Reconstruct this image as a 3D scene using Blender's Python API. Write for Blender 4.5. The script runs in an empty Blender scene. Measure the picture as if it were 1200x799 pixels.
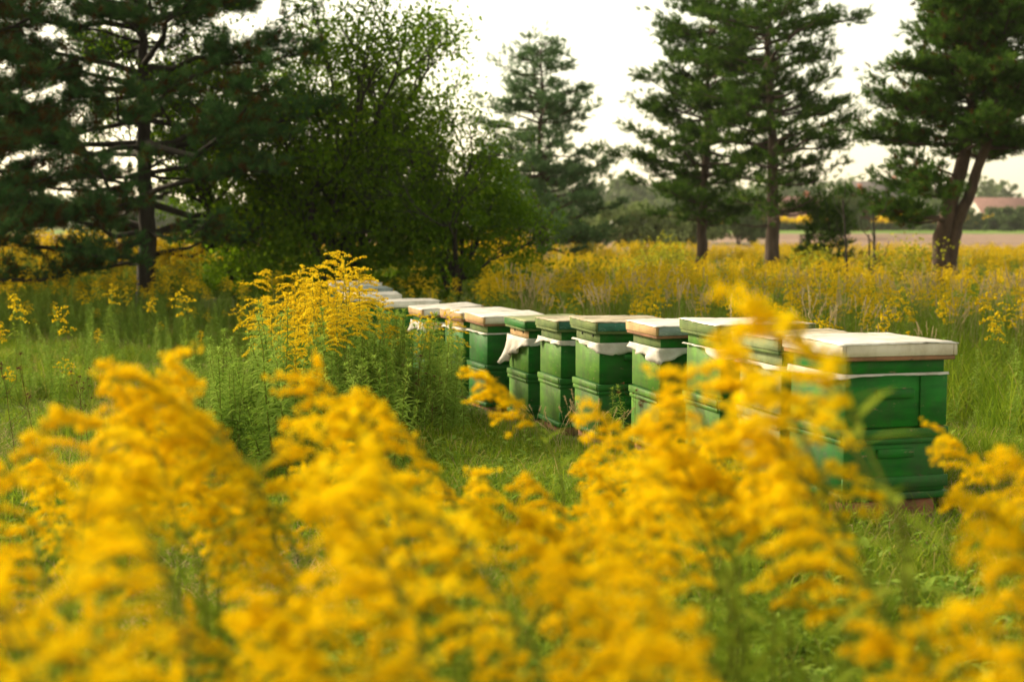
import bpy, math, random
import numpy as np
from mathutils import Vector, Matrix
R = math.radians
S = bpy.context.scene
C = S.collection

# ------------------------------------------------------------------ camera
PITCH = R(4.72); CAMZ = 1.27; F = 1667.0
cam = bpy.data.objects.new('camera', bpy.data.cameras.new('camera')); C.objects.link(cam)
cam.location = (0, 0, CAMZ); cam.rotation_euler = (R(90) - PITCH, 0, 0)
cam.data.sensor_width = 36; cam.data.lens = 50; cam.data.clip_start = 0.05; cam.data.clip_end = 4000
cam.data.dof.use_dof = True; cam.data.dof.focus_distance = 7.6; cam.data.dof.aperture_fstop = 2.5
S.camera = cam

def at(px, py, Y):
    """world point on the view ray of photo pixel (px,py) at distance Y ahead"""
    u = (px - 600) / F; v = (399.5 - py) / F
    d = Vector((u, math.cos(PITCH) + v * math.sin(PITCH), -math.sin(PITCH) + v * math.cos(PITCH)))
    return Vector((0, 0, CAMZ)) + d * (Y / d.y)

# ------------------------------------------------------------------ world, sun, exposure
SUN_EL = R(24); SUN_AZ = R(-54)      # azimuth from +Y (view direction), negative = left
w = bpy.data.worlds.new('World'); S.world = w; w.use_nodes = True
nt = w.node_tree; nt.nodes.clear()
sky = nt.nodes.new('ShaderNodeTexSky'); sky.sky_type = 'NISHITA'; sky.sun_disc = False
sky.sun_elevation = SUN_EL; sky.sun_rotation = SUN_AZ
sky.air_density = 1.0; sky.dust_density = 1.3; sky.ozone_density = 0.6
hs = nt.nodes.new('ShaderNodeHueSaturation'); hs.inputs['Saturation'].default_value = 0.35
mx = nt.nodes.new('ShaderNodeMixRGB'); mx.blend_type = 'MULTIPLY'; mx.inputs[0].default_value = 1
mx.inputs[2].default_value = (1.0, 0.90, 0.66, 1)
bg = nt.nodes.new('ShaderNodeBackground'); bg.inputs['Strength'].default_value = 0.12
ow = nt.nodes.new('ShaderNodeOutputWorld')
nt.links.new(sky.outputs[0], hs.inputs['Color']); nt.links.new(hs.outputs[0], mx.inputs[1])
nt.links.new(mx.outputs[0], bg.inputs[0]); nt.links.new(bg.outputs[0], ow.inputs[0])
sl = bpy.data.lights.new('sun', 'SUN'); sl.energy = 2.6; sl.angle = R(9); sl.color = (1.0, 0.83, 0.58)
sun = bpy.data.objects.new('sun', sl); C.objects.link(sun)
sd = Vector((math.sin(SUN_AZ) * math.cos(SUN_EL), math.cos(SUN_AZ) * math.cos(SUN_EL), math.sin(SUN_EL)))
sun.rotation_euler = sd.to_track_quat('Z', 'Y').to_euler(); sun.location = sd * 50
S.view_settings.view_transform = 'Standard'; S.view_settings.look = 'None'
S.view_settings.exposure = 1.46; S.view_settings.gamma = 1.0
cy = S.cycles
cy.max_bounces = 6; cy.diffuse_bounces = 4; cy.glossy_bounces = 2; cy.transmission_bounces = 4
cy.transparent_max_bounces = 4; cy.volume_bounces = 0; cy.use_denoising = True
cy.caustics_reflective = False; cy.caustics_refractive = False; cy.sample_clamp_indirect = 4

# ------------------------------------------------------------------ tagging helpers
def tag(o, label=None, cat=None, group=None, kind=None):
    if label: o['label'] = label
    if cat: o['category'] = cat
    if group: o['group'] = group
    if kind: o['kind'] = kind
    return o
def empty(name, loc=(0, 0, 0), rz=0, **k):
    o = bpy.data.objects.new(name, None); C.objects.link(o); o.empty_display_size = 0.1
    o.location = loc; o.rotation_euler = (0, 0, rz)
    return tag(o, **k)

# ------------------------------------------------------------------ materials
def newmat(name):
    m = bpy.data.materials.new(name); m.use_nodes = True
    n = m.node_tree; b = n.nodes['Principled BSDF']
    return m, n, b, n.nodes['Material Output']
def ramp(n, stops):
    r = n.nodes.new('ShaderNodeValToRGB'); e = r.color_ramp.elements
    while len(e) < len(stops): e.new(0.5)
    for k, (p, c) in enumerate(stops):
        e[k].position = p; e[k].color = (*c, 1)
    return r
def noise(n, scale, detail=4, rough=0.6, coord=None, vec_scale=None, w_=None):
    t = n.nodes.new('ShaderNodeTexNoise'); t.inputs['Scale'].default_value = scale
    t.inputs['Detail'].default_value = detail; t.inputs['Roughness'].default_value = rough
    if coord is not None:
        src = coord
        if vec_scale:
            mp = n.nodes.new('ShaderNodeMapping'); mp.inputs['Scale'].default_value = vec_scale
            n.links.new(coord, mp.inputs[0]); src = mp.outputs[0]
        n.links.new(src, t.inputs['Vector'])
    return t
def mathn(n, op, a, b=None):
    m = n.nodes.new('ShaderNodeMath'); m.operation = op
    for i, v in enumerate((a, b)):
        if v is None: continue
        if isinstance(v, (int, float)): m.inputs[i].default_value = v
        else: n.links.new(v, m.inputs[i])
    return m.outputs[0]
def bump(n, b, h, strength=0.4, dist=0.01):
    k = n.nodes.new('ShaderNodeBump'); k.inputs['Strength'].default_value = strength
    k.inputs['Distance'].default_value = dist; n.links.new(h, k.inputs['Height'])
    n.links.new(k.outputs[0], b.inputs['Normal']); return k

def leafmat(name, stops, trans=0.35, rough=0.55, tcol=None, spread=0.35, spec=0.15):
    """leaf / petal material: colour picked by the per-face tint plus the per-object random"""
    m, n, b, out = newmat(name)
    a = n.nodes.new('ShaderNodeAttribute'); a.attribute_name = 'tint'
    oi = n.nodes.new('ShaderNodeObjectInfo')
    v = mathn(n, 'ADD', mathn(n, 'MULTIPLY', a.outputs['Fac'], 1 - spread), mathn(n, 'MULTIPLY', oi.outputs['Random'], spread))
    r = ramp(n, stops); n.links.new(v, r.inputs[0])
    b = n.nodes.new('ShaderNodeBsdfDiffuse'); n.links.new(r.outputs[0], b.inputs['Color'])
    t = n.nodes.new('ShaderNodeBsdfTranslucent')
    if tcol:
        mm = n.nodes.new('ShaderNodeMixRGB'); mm.blend_type = 'MULTIPLY'; mm.inputs[0].default_value = 1
        mm.inputs[2].default_value = (*tcol, 1); n.links.new(r.outputs[0], mm.inputs[1]); n.links.new(mm.outputs[0], t.inputs[0])
    else: n.links.new(r.outputs[0], t.inputs[0])
    mix = n.nodes.new('ShaderNodeMixShader'); mix.inputs[0].default_value = trans
    n.links.new(b.outputs[0], mix.inputs[1]); n.links.new(t.outputs[0], mix.inputs[2]); n.links.new(mix.outputs[0], out.inputs[0])
    return m

M = {}
M['petal'] = leafmat('goldenrod_petal', [(0, (.42, .34, .01)), (.2, (.72, .46, .004)), (.55, (.87, .61, .004)), (.85, (.92, .72, .008)), (1, (.93, .80, .03))], .42, .7)
M['petal_far'] = leafmat('goldenrod_petal_fading', [(0, (.46, .32, .015)), (.35, (.78, .55, .012)), (1, (.87, .68, .03))], .45, .7)
M['stalk'] = leafmat('goldenrod_stalk', [(0, (.10, .13, .02)), (1, (.26, .28, .05))], .15)
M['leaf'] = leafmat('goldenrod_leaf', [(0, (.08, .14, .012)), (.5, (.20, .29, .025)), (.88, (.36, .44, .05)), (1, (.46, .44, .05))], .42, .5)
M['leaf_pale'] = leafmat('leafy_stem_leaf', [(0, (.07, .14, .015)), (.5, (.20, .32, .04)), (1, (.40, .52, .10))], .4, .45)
M['grass'] = leafmat('grass_blade', [(0, (.08, .15, .010)), (.45, (.19, .29, .018)), (.72, (.32, .38, .03)), (.86, (.42, .35, .10)), (1, (.50, .38, .18))], .42, .6, spread=.45)
M['straw'] = leafmat('dry_grass', [(0, (.36, .27, .12)), (1, (.66, .54, .32))], .35, .8)
M['needle'] = leafmat('pine_needle', [(0, (.028, .065, .010)), (.6, (.07, .145, .020)), (1, (.16, .24, .035))], .28, .6, spread=.15, spec=.05)
M['needle_blue'] = leafmat('pine_needle_blueish', [(0, (.028, .065, .018)), (.6, (.065, .15, .042)), (1, (.13, .23, .06))], .28, .6, spread=.15, spec=.05)
M['needle_pale'] = leafmat('pine_needle_pale', [(0, (.06, .12, .05)), (.6, (.14, .24, .10)), (1, (.22, .33, .14))], .25, .6, spread=.15, spec=.05)
M['needle_brown'] = leafmat('pine_needle_dry', [(0, (.06, .035, .010)), (1, (.13, .075, .02))], .2, .7)
M['broadleaf'] = leafmat('broad_leaf', [(0, (.045, .10, .006)), (.55, (.12, .22, .012)), (.93, (.24, .34, .02)), (1, (.36, .28, .02))], .5, .5, tcol=(1.15, 1.2, .5), spread=.2, spec=.08)
M['bushleaf'] = leafmat('bush_leaf', [(0, (.12, .17, .06)), (1, (.28, .33, .13))], .3, .6)
M['yellowleaf'] = leafmat('yellow_green_leaf', [(0, (.18, .22, .02)), (1, (.45, .42, .03))], .45, .5)
M['farleaf'] = leafmat('distant_leaf', [(0, (.07, .12, .05)), (1, (.16, .21, .08))], .3, .6)
M['deadplant'] = leafmat('dead_plant', [(0, (.06, .025, .012)), (1, (.20, .10, .05))], .15, .9)

def bark(name, c1, c2, scale=6):
    m, n, b, out = newmat(name); tc = n.nodes.new('ShaderNodeTexCoord')
    t = noise(n, scale, 6, .7, tc.outputs['Object'], (1, 1, .3)); r = ramp(n, [(.3, c1), (.7, c2)])
    n.links.new(t.outputs[0], r.inputs[0]); n.links.new(r.outputs[0], b.inputs['Base Color'])
    b.inputs['Roughness'].default_value = .95; bump(n, b, t.outputs[0], .9, .05); return m
M['bark'] = bark('pine_bark', (.035, .022, .016), (.12, .08, .06))
M['bark_warm'] = bark('pine_bark_warm', (.028, .017, .012), (.11, .065, .042))
M['bark_dark'] = bark('dark_bark', (.018, .014, .010), (.05, .04, .03))

def paint(name, c_lo, c_hi, rough=.55, wood=(.32, .22, .13), wear=.72, grime=(.05, .06, .03)):
    m, n, b, out = newmat(name); tc = n.nodes.new('ShaderNodeTexCoord'); co = tc.outputs['Object']
    oi = n.nodes.new('ShaderNodeObjectInfo')
    a1 = noise(n, 5, 5, .6, co, (1, 1, 4)); a1.noise_dimensions = '4D'; n.links.new(mathn(n, 'MULTIPLY', oi.outputs['Random'], 30), a1.inputs['W'])
    grain = noise(n, 14, 6, .65, co, (.5, .5, 9))
    r = ramp(n, [(.3, c_lo), (.68, c_hi)]); n.links.new(a1.outputs[0], r.inputs[0])
    worn = noise(n, 22, 7, .75, co, (.7, .7, 2)); wr = ramp(n, [(wear - .02, (0, 0, 0)), (wear + .03, (1, 1, 1))]); n.links.new(worn.outputs[0], wr.inputs[0])
    mixa = n.nodes.new('ShaderNodeMixRGB'); n.links.new(wr.outputs[0], mixa.inputs[0]); n.links.new(r.outputs[0], mixa.inputs[1]); mixa.inputs[2].default_value = (*wood, 1)
    gr = noise(n, 3.3, 6, .7, co, (1.5, 1.5, .8)); gg = ramp(n, [(.42, (0, 0, 0)), (.72, (.8, .8, .8))]); n.links.new(gr.outputs[0], gg.inputs[0])
    mixb = n.nodes.new('ShaderNodeMixRGB'); n.links.new(gg.outputs[0], mixb.inputs[0]); n.links.new(mixa.outputs[0], mixb.inputs[1]); mixb.inputs[2].default_value = (*grime, 1)
    n.links.new(mixb.outputs[0], b.inputs['Base Color']); b.inputs['Roughness'].default_value = rough; b.inputs['Specular IOR Level'].default_value = .2
    h = mathn(n, 'SUBTRACT', grain.outputs[0], mathn(n, 'MULTIPLY', wr.outputs[0], .6)); bump(n, b, h, .35, .004)
    return m
M['green'] = paint('green_paint', (.004, .085, .008), (.016, .19, .014), .6, wear=.64)
M['green_lit'] = paint('green_paint_lit', (.045, .15, .012), (.11, .27, .022), .6, wear=.62)  # same green paint, lightened to paint in the light on left sides
M['olive'] = paint('olive_faded_paint', (.17, .22, .09), (.30, .34, .17), .7, wear=.66)
M['moss'] = paint('mossy_green_paint', (.07, .13, .035), (.17, .22, .07), .8, wear=.62, wood=(.36, .32, .16))
M['teal'] = paint('teal_peeling_paint', (.02, .12, .08), (.06, .22, .15), .6, wear=.62, wood=(.55, .6, .6))
M['white'] = paint('off_white_paint', (.72, .67, .60), (.88, .85, .80), .5, wood=(.45, .36, .26), wear=.70, grime=(.36, .31, .23))
M['cream'] = paint('cream_wood', (.60, .52, .40), (.74, .68, .58), .6, wood=(.40, .30, .2), wear=.7, grime=(.35, .27, .17))
M['sand'] = paint('sandy_weathered_sheet', (.44, .36, .24), (.62, .54, .40), .7, wood=(.25, .24, .12), wear=.6)
M['mossy_sheet'] = paint('mossy_sheet', (.24, .28, .12), (.40, .42, .22), .8, wood=(.3, .24, .14), wear=.6)
M['bluegrey'] = paint('blue_grey_metal', (.20, .27, .27), (.36, .42, .42), .45, wood=(.6, .6, .58), wear=.6)
M['pine_wood'] = paint('raw_pine_wood', (.42, .25, .11), (.60, .40, .20), .75, wood=(.25, .13, .06), wear=.64, grime=(.22, .14, .07))
M['brown_wood'] = paint('brown_wood', (.20, .09, .05), (.36, .18, .10), .8, wood=(.12, .06, .04), wear=.62)
M['brick'] = paint('red_brick', (.28, .09, .05), (.40, .16, .09), .9, wood=(.3, .2, .15), wear=.62)
def cloth():
    m, n, b, out = newmat('pale_cloth'); tc = n.nodes.new('ShaderNodeTexCoord')
    t = noise(n, 9, 5, .6, tc.outputs['Object']); r = ramp(n, [(.3, (.50, .45, .38)), (.65, (.78, .74, .68))]); n.links.new(t.outputs[0], r.inputs[0])
    n.links.new(r.outputs[0], b.inputs['Base Color']); b.inputs['Roughness'].default_value = .6
    tr = n.nodes.new('ShaderNodeBsdfTranslucent'); n.links.new(r.outputs[0], tr.inputs[0])
    mix = n.nodes.new('ShaderNodeMixShader'); mix.inputs[0].default_value = .3
    n.links.new(b.outputs[0], mix.inputs[1]); n.links.new(tr.outputs[0], mix.inputs[2]); n.links.new(mix.outputs[0], out.inputs[0])
    bump(n, b, t.outputs[0], .5, .01); return m
M['cloth'] = cloth()

def groundmat(name, stops, sc1, sc2, bs=.6, bd=.05):
    m, n, b, out = newmat(name); tc = n.nodes.new('ShaderNodeTexCoord'); co = tc.outputs['Object']
    a = noise(n, sc1, 5, .6, co); c = noise(n, sc2, 6, .75, co)
    v = mathn(n, 'ADD', mathn(n, 'MULTIPLY', a.outputs[0], .55), mathn(n, 'MULTIPLY', c.outputs[0], .45))
    r = ramp(n, stops); n.links.new(v, r.inputs[0]); n.links.new(r.outputs[0], b.inputs['Base Color'])
    b.inputs['Roughness'].default_value = 1; b.inputs['Specular IOR Level'].default_value = .1
    bump(n, b, c.outputs[0], bs, bd); return m
M['ground'] = groundmat('meadow_soil', [(.3, (.05, .07, .02)), (.5, (.10, .13, .03)), (.62, (.16, .13, .06))], .5, 14)
M['field'] = groundmat('ploughed_soil', [(.3, (.22, .145, .11)), (.5, (.32, .22, .17)), (.7, (.40, .29, .22))], .05, 1.2, .8, .2)
M['crop'] = groundmat('green_crop', [(.3, (.12, .22, .04)), (.7, (.22, .33, .07))], .05, 2)
def tiles(name, c1, c2):
    m, n, b, out = newmat(name); tc = n.nodes.new('ShaderNodeTexCoord'); t = noise(n, 1.5, 4, .6, tc.outputs['Object'])
    r = ramp(n, [(.3, c1), (.7, c2)]); n.links.new(t.outputs[0], r.inputs[0]); n.links.new(r.outputs[0], b.inputs['Base Color'])
    b.inputs['Roughness'].default_value = .8; return m
M['roof_red'] = tiles('red_roof_tile', (.30, .16, .14), (.40, .23, .20))
M['roof_grey'] = tiles('grey_roof_tile', (.16, .14, .14), (.24, .21, .21))
M['roof_orange'] = tiles('orange_roof_tile', (.50, .20, .09), (.60, .28, .13))
M['wall_red'] = tiles('red_house_wall', (.36, .11, .06), (.48, .17, .10))
M['wall_white'] = tiles('white_house_wall', (.55, .52, .47), (.7, .67, .6))
M['glass'] = tiles('dark_window_pane', (.03, .035, .04), (.05, .055, .06))
M['silver'] = tiles('pale_car_paint', (.5, .55, .6), (.6, .65, .7))
M['rubber'] = tiles('tyre_rubber', (.02, .02, .02), (.03, .03, .03))

# ------------------------------------------------------------------ geometry collector
class Geo:
    def __init__(s): s.v = []; s.f3 = []; s.f4 = []; s.n = 0
    def add(s, v, f, mi=0, tint=0.5):
        v = np.asarray(v, float).reshape(-1, 3); f = np.asarray(f, int)
        t = np.broadcast_to(np.asarray(tint, float), (len(f),))
        (s.f3 if f.shape[1] == 3 else s.f4).append((f + s.n, np.broadcast_to(np.asarray(mi, int), (len(f),)), t))
        s.v.append(v); s.n += len(v)
    def inst(s, v, f, P, Rm, sc, mi=0, tint=None):
        """stamp template (v,f) at points P with rotations Rm (m,3,3) and scales sc"""
        v = np.asarray(v, float); f = np.asarray(f, int); m = len(P)
        if m == 0: return
        sc = np.asarray(sc, float)
        if sc.ndim == 1: sc = sc[:, None]
        V = np.einsum('mij,mnj->mni', Rm, v[None] * sc[:, None, :]) + np.asarray(P)[:, None, :]
        Fa = f[None] + (np.arange(m) * len(v))[:, None, None]
        t = np.repeat(np.full(m, .5) if tint is None else tint, len(f))
        s.add(V.reshape(-1, 3), Fa.reshape(-1, f.shape[1]), mi, t)
    def tube(s, pts, rad, sides=6, mi=0, tint=.5, cap=True):
        pts = np.asarray(pts, float); k = len(pts)
        d = np.gradient(pts, axis=0); d /= np.linalg.norm(d, axis=1)[:, None] + 1e-9
        up = np.array([0, 0, 1.]) if abs(d[:, 2]).mean() < .8 else np.array([1., 0, 0])
        a = np.cross(d, up); a /= np.linalg.norm(a, axis=1)[:, None] + 1e-9; b = np.cross(d, a)
        th = np.arange(sides) * 2 * np.pi / sides
        rad = np.broadcast_to(np.asarray(rad, float), (k,))
        V = pts[:, None, :] + rad[:, None, None] * (np.cos(th)[None, :, None] * a[:, None, :] + np.sin(th)[None, :, None] * b[:, None, :])
        i = np.arange(k - 1)[:, None] * sides; j = np.arange(sides)[None, :]; j2 = (j + 1) % sides
        Fq = np.stack([i + j, i + j2, i + sides + j2, i + sides + j], -1).reshape(-1, 4)
        s.add(V.reshape(-1, 3), Fq, mi, tint)
    def box(s, c, d, mi=0, rot=None, jit=0):
        x, y, z = [q / 2 for q in d]
        v = np.array([[-x, -y, -z], [x, -y, -z], [x, y, -z], [-x, y, -z], [-x, -y, z], [x, -y, z], [x, y, z], [-x, y, z]])
        if jit: v += np.random.RandomState(int(abs(sum(c)) * 1e4) % 99999).uniform(-jit, jit, v.shape)
        if rot is not None: v = v @ np.array(rot).T
        s.add(v + np.array(c), [[0, 3, 2, 1], [4, 5, 6, 7], [0, 1, 5, 4], [1, 2, 6, 5], [2, 3, 7, 6], [3, 0, 4, 7]], mi)
    def mesh(s, name, mats, smooth=False):
        me = bpy.data.meshes.new(name)
        V = np.concatenate(s.v).astype(np.float32)
        L = []; T = []; MI = []; TI = []
        for lst, k in ((s.f3, 3), (s.f4, 4)):
            for f, mi, t in lst: L.append(f.reshape(-1)); T.append(np.full(len(f), k)); MI.append(mi); TI.append(t)
        L = np.concatenate(L).astype(np.int32); T = np.concatenate(T); MI = np.concatenate(MI).astype(np.int32); TI = np.concatenate(TI).astype(np.float32)
        me.vertices.add(len(V)); me.vertices.foreach_set('co', V.reshape(-1))
        me.loops.add(len(L)); me.loops.foreach_set('vertex_index', L)
        me.polygons.add(len(T)); me.polygons.foreach_set('loop_start', (np.cumsum(T) - T).astype(np.int32))
        me.polygons.foreach_set('material_index', MI)
        if smooth: me.polygons.foreach_set('use_smooth', np.ones(len(T), bool))
        a = me.attributes.new('tint', 'FLOAT', 'FACE'); a.data.foreach_set('value', np.clip(TI, 0, 1))
        for m in (mats if isinstance(mats, (list, tuple)) else [mats]): me.materials.append(m)
        me.update(calc_edges=True)
        return me
    def obj(s, name, mats, parent=None, smooth=False, **k):
        o = bpy.data.objects.new(name, s.mesh(name, mats, smooth)); C.objects.link(o); o.parent = parent
        return tag(o, **k)
def link(name, me, parent=None, **k):
    o = bpy.data.objects.new(name, me); C.objects.link(o); o.parent = parent
    return tag(o, **k)
def bevel(o, wd=.003):
    m = o.modifiers.new('bevel', 'BEVEL'); m.width = wd; m.segments = 1; m.limit_method = 'ANGLE'; return o
def rotz(a):
    c, s_ = np.cos(a), np.sin(a); z = np.zeros_like(c); o = np.ones_like(c)
    return np.stack([np.stack([c, -s_, z], -1), np.stack([s_, c, z], -1), np.stack([z, z, o], -1)], -2)
def frames(D, rng=None, roll=None):
    """rotation matrices whose local +Z lies along D"""
    D = np.asarray(D, float); D = D / (np.linalg.norm(D, axis=1)[:, None] + 1e-9)
    h = np.where(np.abs(D[:, 2:3]) < .9, np.array([[0, 0, 1.]]), np.array([[1., 0, 0]]))
    x = np.cross(h, D); x /= np.linalg.norm(x, axis=1)[:, None]; y = np.cross(D, x)
    if roll is None: roll = rng.uniform(0, 2 * np.pi, len(D)) if rng is not None else np.zeros(len(D))
    c = np.cos(roll)[:, None]; s_ = np.sin(roll)[:, None]
    return np.stack([c * x + s_ * y, -s_ * x + c * y, D], -1)

# ------------------------------------------------------------------ ground
def gz(x, y):
    y = np.asarray(y, float); x = np.asarray(x, float)
    t = np.clip((y - 5.5) / 5.5, 0, 1); z = -.2 * t * t * (3 - 2 * t)
    t = np.clip((y - 14) / 12, 0, 1); z = z - .13 * t * t * (3 - 2 * t)
    t = np.clip((y - 55) / 130, 0, 1); z = z + .55 * t * t * (3 - 2 * t)
    z = z + .018 * np.sin(x * 1.7 + y * .6) * np.clip(y / 4, 0, 1) + .012 * np.sin(y * 2.3 - x)
    return z
def sheet(name, x0, x1, y0, y1, nx, ny, mat, dz=0, pw=1, rough=0, **k):
    u = np.linspace(0, 1, ny) ** pw; ys = y0 + (y1 - y0) * u; xs = np.linspace(-1, 1, nx)
    xs = np.sign(xs) * np.abs(xs) ** (pw if pw > 1 else 1); xs = (x0 + x1) / 2 + (x1 - x0) / 2 * xs
    X, Y = np.meshgrid(xs, ys); Z = gz(X, Y) + dz
    if rough: Z = Z + np.random.RandomState(3).uniform(-rough, rough, Z.shape)
    i = np.arange(ny - 1)[:, None] * nx + np.arange(nx - 1)[None]
    g = Geo(); g.add(np.stack([X, Y, Z], -1), np.stack([i, i + 1, i + nx + 1, i + nx], -1).reshape(-1, 4))
    return g.obj(name, mat, smooth=True, **k)
sheet('ground', -1800, 1800, -30, 2600, 140, 220, M['ground'], pw=3, kind='structure')
sheet('ploughed_field', -130, 190, 62, 152, 120, 90, M['field'], dz=.03, rough=.05, kind='structure')
sheet('crop_strip', -160, 240, 152.3, 205, 60, 16, M['crop'], dz=.04, rough=.04, kind='structure')

# ------------------------------------------------------------------ templates for leaves, flowers, blades
def leaf_tpl(wd=.16, fold=.25, droop=.35):
    """lance leaf of length 1 along +Z, normal about +Y, drooping to -Y"""
    v = []
    for t, ww in ((0, .1), (.3, 1), (.65, .75)):
        y = -droop * t * t
        v += [[-wd * ww / 2, y + fold * wd * ww * .5, t], [0, y, t], [wd * ww / 2, y + fold * wd * ww * .5, t]]
    v.append([0, -droop, 1])
    f = [[0, 1, 4, 3], [1, 2, 5, 4], [3, 4, 7, 6], [4, 5, 8, 7]]
    return np.array(v), np.array(f), np.array([[6, 7, 9], [7, 8, 9]])
def add_leaves(g, P, D, L, mi, tint, wd=.16, droop=.4, fold=.3):
    v, f, f2 = leaf_tpl(wd, fold, droop)
    D = np.asarray(D, float); D = D / np.linalg.norm(D, axis=1)[:, None]
    up = np.array([[0, 0, 1.]]); x = np.cross(D, up); x /= np.linalg.norm(x, axis=1)[:, None] + 1e-6; y = np.cross(D, x); 
    y = -y * np.sign(-(y[:, 2:3]) + 1e-9) * -1
    y = np.where(y[:, 2:3] < 0, -y, y); x = np.cross(y, D)
    Rm = np.stack([x, y, D], -1)
    g.inst(v, f, P, Rm, L, mi, tint); g.n -= 0
    g.inst(v, f2, P, Rm, L, mi, tint)
octa_v = np.array([[1, 0, 0], [-.5, .87, 0], [-.5, -.87, 0], [0, 0, 1.3]])
octa_f = np.array([[0, 1, 3], [1, 2, 3], [2, 0, 3]])
def flower_tpl():
    """tiny open ray flower: crossed petals round a small cone"""
    v = [[0, 0, -.2]]; f = []
    for k in range(5):
        a = k * 2 * math.pi / 5; b = a + .75
        v += [[math.cos(a), math.sin(a), .55], [math.cos(b), math.sin(b), .75]]; f.append([0, 1 + 2 * k, 2 + 2 * k])
    return np.array(v), np.array(f)
fl_v, fl_f = flower_tpl()

# ------------------------------------------------------------------ goldenrod
def stem_curve(rng, H, lean=.12, n=7):
    a = rng.uniform(0, 2 * np.pi); t = np.linspace(0, 1, n); k = rng.uniform(.3, 1) * lean * H
    p = np.stack([np.cos(a) * k * t ** 2, np.sin(a) * k * t ** 2, H * t], -1)
    p[1:, :2] += rng.normal(0, .004, (n - 1, 2)); return p
def interp(p, t):
    t = np.asarray(t) * (len(p) - 1); i = np.clip(t.astype(int), 0, len(p) - 2); f = (t - i)[:, None]
    return p[i] * (1 - f) + p[i + 1] * f
TIPS = {}
def goldenrod_meshes(seed, H=1.0, plume=.28, nleaf=55, hi=True, flower=True, leafmat_='leaf', petal='petal', leafL=.095):
    rng = np.random.RandomState(seed)
    p = stem_curve(rng, H, .12 if not hi or not flower else .05, 7 if not hi or not flower else 15)
    if hi and flower and H == 1.0 and petal == 'petal':       # top of the stem nods over to one side
        t_ = np.clip((np.linspace(0, 1, 15) - .62) / .38, 0, 1); nod = rng.uniform(.10, .20)
        p[:, 0] -= nod * t_ ** 1.7; p[:, 2] -= nod * .45 * t_ ** 3
    TIPS[seed] = p[-1].copy()
    st = Geo(); st.tube(p, np.linspace(.0042, .0016, len(p)), 5, 0, .5)
    top = 1 - plume / H if flower else .98
    lf = Geo(); t = np.sort(rng.uniform(.10, top + .05, nleaf)); P = interp(p, t)
    a = np.arange(nleaf) * 2.4 + rng.uniform(-.3, .3, nleaf); el = rng.uniform(-.1, .75, nleaf) * (.5 + t)
    D = np.stack([np.cos(a) * np.cos(el), np.sin(a) * np.cos(el), np.sin(el)], -1)
    L = leafL * rng.uniform(.75, 1.15, nleaf) * np.where(t < .6, 1, 1 - .65 * (t - .6) / .4) * (.7 + .3 * np.minimum(1, t * 3))
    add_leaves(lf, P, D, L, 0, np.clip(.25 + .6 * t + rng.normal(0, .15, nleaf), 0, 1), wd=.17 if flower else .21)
    if not flower:                                        # leafy tip rosette
        k = 14; a = rng.uniform(0, 6.28, k); el = rng.uniform(.5, 1.4, k)
        D = np.stack([np.cos(a) * np.cos(el), np.sin(a) * np.cos(el), np.sin(el)], -1)
        add_leaves(lf, np.repeat(p[-1:], k, 0), D, leafL * .55 * rng.uniform(.6, 1, k), 0, rng.uniform(.7, 1, k))
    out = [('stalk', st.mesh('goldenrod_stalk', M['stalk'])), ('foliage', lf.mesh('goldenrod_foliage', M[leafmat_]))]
    if flower:
        fg = Geo(); nb = rng.randint(12, 16) if hi else 11
        side = np.pi if hi else rng.uniform(0, 2 * np.pi)
        for b in range(nb):
            s_ = b / (nb - 1); q = interp(p, np.array([top + (1 - top) * s_]))[0]
            Lb = plume * ((.58 if hi else .50) * (1 - s_) ** .6 + .17) * rng.uniform(.75, 1.2)
            if s_ < .12: Lb *= .75
            a = side + (b * 2.4 + rng.uniform(-.4, .4)); a = side + ((a - side + np.pi) % (2 * np.pi) - np.pi) * (.34 if hi else .7)
            n = 9; tt = np.linspace(0, 1, n); rise = rng.uniform(.25, .5); fall = rng.uniform(.3, .7)
            if hi: rise += .1 * s_
            c = np.stack([np.cos(a) * Lb * tt * .95, np.sin(a) * Lb * tt * .95, Lb * (rise * tt * 1.6 - fall * 1.25 * tt ** 2)], -1) + q
            fg.tube(c, np.linspace(.0013, .0006, n), 3, 1, .7)
            m = int(Lb / (.0028 if hi else .013)) + 3
            u = rng.uniform(.12, 1, m); u[:3] = (1, .97, .93); Pp = interp(c, u)
            Pp += rng.normal(0, .0037 if hi else .007, Pp.shape) + np.array([0, 0, .003])
            dirs = np.stack([rng.normal(0, .6, m), rng.normal(0, .6, m), rng.uniform(.3, 1.2, m)], -1)
            sz = rng.uniform(.0040, .0066, m) * (1 if hi else 2.3)
            fg.inst(fl_v if hi else octa_v, fl_f if hi else octa_f, Pp, frames(dirs, rng), sz, 0, np.clip(rng.normal(.55, .25, m), 0, 1))
        out.append(('flower_plume', fg.mesh('goldenrod_plume', [M[petal], M['stalk']])))
    return out

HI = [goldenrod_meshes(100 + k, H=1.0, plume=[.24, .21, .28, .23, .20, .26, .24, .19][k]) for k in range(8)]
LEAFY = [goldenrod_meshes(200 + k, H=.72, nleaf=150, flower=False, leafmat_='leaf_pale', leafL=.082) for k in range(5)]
MID = [goldenrod_meshes(300 + k, H=1.0, plume=[.30, .34, .28, .36][k], nleaf=80, petal='petal_far', leafmat_='leaf_pale') for k in range(4)]

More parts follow.
